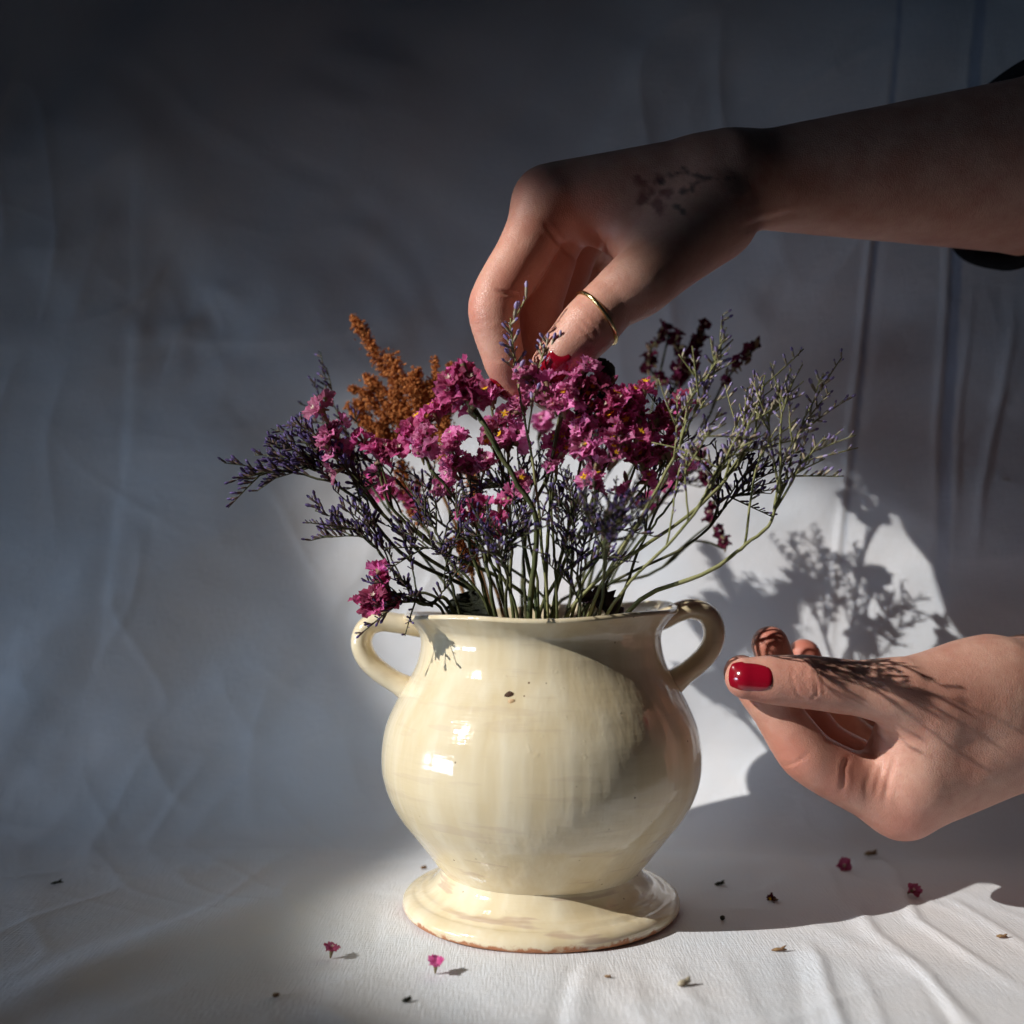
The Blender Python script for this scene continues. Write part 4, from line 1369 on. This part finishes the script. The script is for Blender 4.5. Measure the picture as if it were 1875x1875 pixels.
limonium((808, .418), [(782, 1108, .414)], [(722, 1092, .410), (742, 1075, .410), (760, 1098, .409), (715, 1110, .409), (830, 1062, .410)], "violet sea lavender sprig lying on the vase rim", GP, subs=3, sc=0.9)
limonium((960, .430), [(955, 980, .428), (940, 900, .428)], [(880, 880, .428), (910, 860, .428), (985, 870, .428), (960, 830, .428), (850, 900, .430)], "violet sea lavender sprig filling the middle under pink heads", GP, subs=4)
limonium((1040, .440), [(1050, 960, .442)], [(1000, 880, .442), (1040, 860, .442), (1010, 930, .442), (1075, 920, .44)], "violet sea lavender sprig behind the pale pink tongue", GP, subs=3)
# --- sea lavender, pale sunlit side
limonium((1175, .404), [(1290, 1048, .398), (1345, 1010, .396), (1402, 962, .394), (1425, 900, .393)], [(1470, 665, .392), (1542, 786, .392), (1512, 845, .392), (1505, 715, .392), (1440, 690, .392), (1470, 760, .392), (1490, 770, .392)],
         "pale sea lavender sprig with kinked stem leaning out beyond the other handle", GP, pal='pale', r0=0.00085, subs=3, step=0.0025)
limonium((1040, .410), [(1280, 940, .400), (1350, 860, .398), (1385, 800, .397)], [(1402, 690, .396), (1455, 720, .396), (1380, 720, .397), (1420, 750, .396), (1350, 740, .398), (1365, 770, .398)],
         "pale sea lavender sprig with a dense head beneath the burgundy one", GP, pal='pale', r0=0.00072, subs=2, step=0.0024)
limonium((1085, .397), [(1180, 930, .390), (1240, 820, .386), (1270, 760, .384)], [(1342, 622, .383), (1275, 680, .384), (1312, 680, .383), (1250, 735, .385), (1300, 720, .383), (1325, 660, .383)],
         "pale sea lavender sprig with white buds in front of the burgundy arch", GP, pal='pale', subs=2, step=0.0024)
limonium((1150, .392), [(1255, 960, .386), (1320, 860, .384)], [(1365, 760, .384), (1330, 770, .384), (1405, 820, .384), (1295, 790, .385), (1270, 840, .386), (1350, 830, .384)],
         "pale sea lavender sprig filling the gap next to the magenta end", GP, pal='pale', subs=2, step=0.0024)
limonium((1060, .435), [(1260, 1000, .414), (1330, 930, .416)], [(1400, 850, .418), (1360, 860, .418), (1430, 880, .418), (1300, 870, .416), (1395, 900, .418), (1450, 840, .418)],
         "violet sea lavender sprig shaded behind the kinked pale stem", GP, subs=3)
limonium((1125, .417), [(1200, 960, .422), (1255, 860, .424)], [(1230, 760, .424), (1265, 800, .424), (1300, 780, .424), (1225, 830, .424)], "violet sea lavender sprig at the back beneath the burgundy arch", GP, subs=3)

limonium((1060, .470), [(1090, 950, .488), (1110, 850, .498)], [(1060, 760, .500), (1110, 735, .502), (1150, 770, .502), (1190, 800, .500), (1090, 800, .500), (1000, 800, .498)],
         "violet sea lavender sprig far back behind the broad magenta head", GP, subs=4)
limonium((1090, .470), [(1180, 960, .490), (1240, 880, .500)], [(1210, 800, .502), (1260, 830, .502), (1290, 860, .502), (1180, 850, .500), (1320, 890, .500)],
         "violet sea lavender sprig far back close to the single pink tuft", GP, subs=4)
# --- leaves
leaf("dried_leaf", "rounded dark green leaf standing at the vase mouth", [(858, 1140, .43), (862, 1112, .429), (868, 1082, .428)], 0.0090, 'leaf_dark', 0.25)
leaf("dried_leaf", "curled dark leaf hanging beneath the ringed thumb", [(1118, 725, .43), (1112, 690, .43), (1100, 668, .43), (1092, 656, .428)], 0.0030, 'leaf_dark', 0.9)
leaf("dried_leaf", "withered purple leaf lying over the vase rim among stems", [(1140, 1140, .425), (1112, 1105, .42), (1085, 1095, .417), (1062, 1100, .416)], 0.0040, 'leaf_purple', 0.8, 0.5)
leaf("dried_leaf", "narrow withered leaf hanging down inside the thick of the bouquet", [(1078, 800, .428), (1068, 760, .427), (1060, 728, .427)], 0.0035, 'leaf_purple', 0.9, 0.3)
leaf("dried_leaf", "crumpled dark leaf below the pinching fingers between two pink heads", [(1100, 790, .43), (1108, 740, .43), (1100, 705, .43)], 0.0040, 'leaf_dark', 0.9, 0.3)

# ------------------------------------------------------------------ bits fallen on the sheet
def floor_pt(px, py, lift=0.0):
    u = sheet_uv(px, py)
    y, z, ny, nz = sheet_profile(np.array([u[1]]), u[0])
    x = (px - CX) / F_PX * y[0]
    return np.array((x, y[0], max(floor_z(x, y[0]), z[0]) + lift))


def fallen_floret(px, py, kind, var, d, label, sc=0.7):
    p = floor_pt(px, py, 0.0002)
    o = link("fallen_floret", FLO[kind][var].copy())
    Rm = frame(np.asarray(d, float), rng.uniform(0, 6)) * sc
    o.matrix_world = Matrix(((*Rm[0], p[0]), (*Rm[1], p[1]), (*Rm[2], p[2]), (0, 0, 0, 1)))
    tag(o, label, "flower", "flower bits fallen on the sheet")


fallen_floret(605, 1756, 'deep', 0, (0.15, -0.1, 0.9), "magenta floret fallen upright on the shaded sheet", 0.62)
fallen_floret(797, 1786, 'deep', 2, (0.05, -0.25, 1), "magenta floret fallen stalk down at the edge of the sunlight before the vase", 0.66)
fallen_floret(1545, 1592, 'deep', 6, (-0.2, -0.8, 0.5), "magenta floret fallen in the shadow beside a brown twig bit", 0.60)
fallen_floret(1662, 1644, 'deep', 1, (0.3, -0.7, 0.6), "magenta floret fallen in the shadow on a fold below the hand", 0.60)
fallen_floret(1425, 1650, 'burg', 3, (-0.8, -0.4, 0.2), "tiny red floret with yellow centre fallen in the vase shadow", 0.5)


def bit(px, py, length, rad, ang, mt, label, name="plant_bit", cat="plant bit"):
    p = floor_pt(px, py, rad * 0.8)
    d = np.array((math.cos(ang), math.sin(ang), rng.uniform(-0.05, 0.12)))
    a = Acc()
    P = spline([p - d * length / 2, p + np.array((0, 0, length * 0.06)), p + d * length / 2 + np.array((0, length * 0.1, 0))], 9)
    a.tube(P, rad * np.array((0.3, 0.7, 1, 1.1, 0.9, 1.0, 0.8, 0.6, 0.25)), 6)
    P2 = spline([p, p + d * length * 0.3 + np.array((0, 0, length * 0.22)), p + d * length * 0.45 + np.array((0, 0, length * 0.3))], 5)
    a.tube(P2, rad * np.array((0.6, 0.7, 0.6, 0.4, 0.1)), 5)
    o = a.build(name, M[mt], None, origin=p)
    o.location = tuple(p)
    tag(o, label, cat, "flower bits fallen on the sheet")


bit(1595, 1574, 0.0062, 0.0010, 0.0, 'straw', "brown twig bit lying in the shadow near the sheet's bend")
bit(1253, 1814, 0.0050, 0.0010, 0.5, 'bract_pale', "small greenish bud lying in the sun before the vase")
bit(1318, 1624, 0.0045, 0.0007, 0.2, 'leaf_dark', "curled green bit lying behind the vase foot in shadow")
bit(1427, 1745, 0.0052, 0.0006, -0.2, 'straw', "thin brown stick lying in the sun just past the shadow edge")
bit(1835, 1724, 0.0038, 0.0006, -0.3, 'straw', "straw-coloured husk lying on a sunlit fold")
bit(1323, 1687, 0.0020, 0.0009, 0.6, 'leaf_dark', "dark crumb lying in shadow beside the vase foot")
bit(745, 1838, 0.0030, 0.0007, 0.4, 'leaf_dark', "dark crumb lying in front of the upright stalk-down floret")
bit(505, 1828, 0.0022, 0.0007, 0.1, 'straw', "rusty crumb lying on the shaded sheet before the magenta floret")
bit(104, 1619, 0.0050, 0.0006, 0.1, 'leaf_dark', "dark crumb lying far off on the bluish shaded sheet")
bit(776, 1591, 0.0026, 0.0007, 0.3, 'straw', "rusty crumb lying behind the vase foot at the rim of the sunlight")
bit(1113, 1796, 0.0024, 0.0004, -0.4, 'straw', "tiny straw crumb lying in the sun before the vase foot")
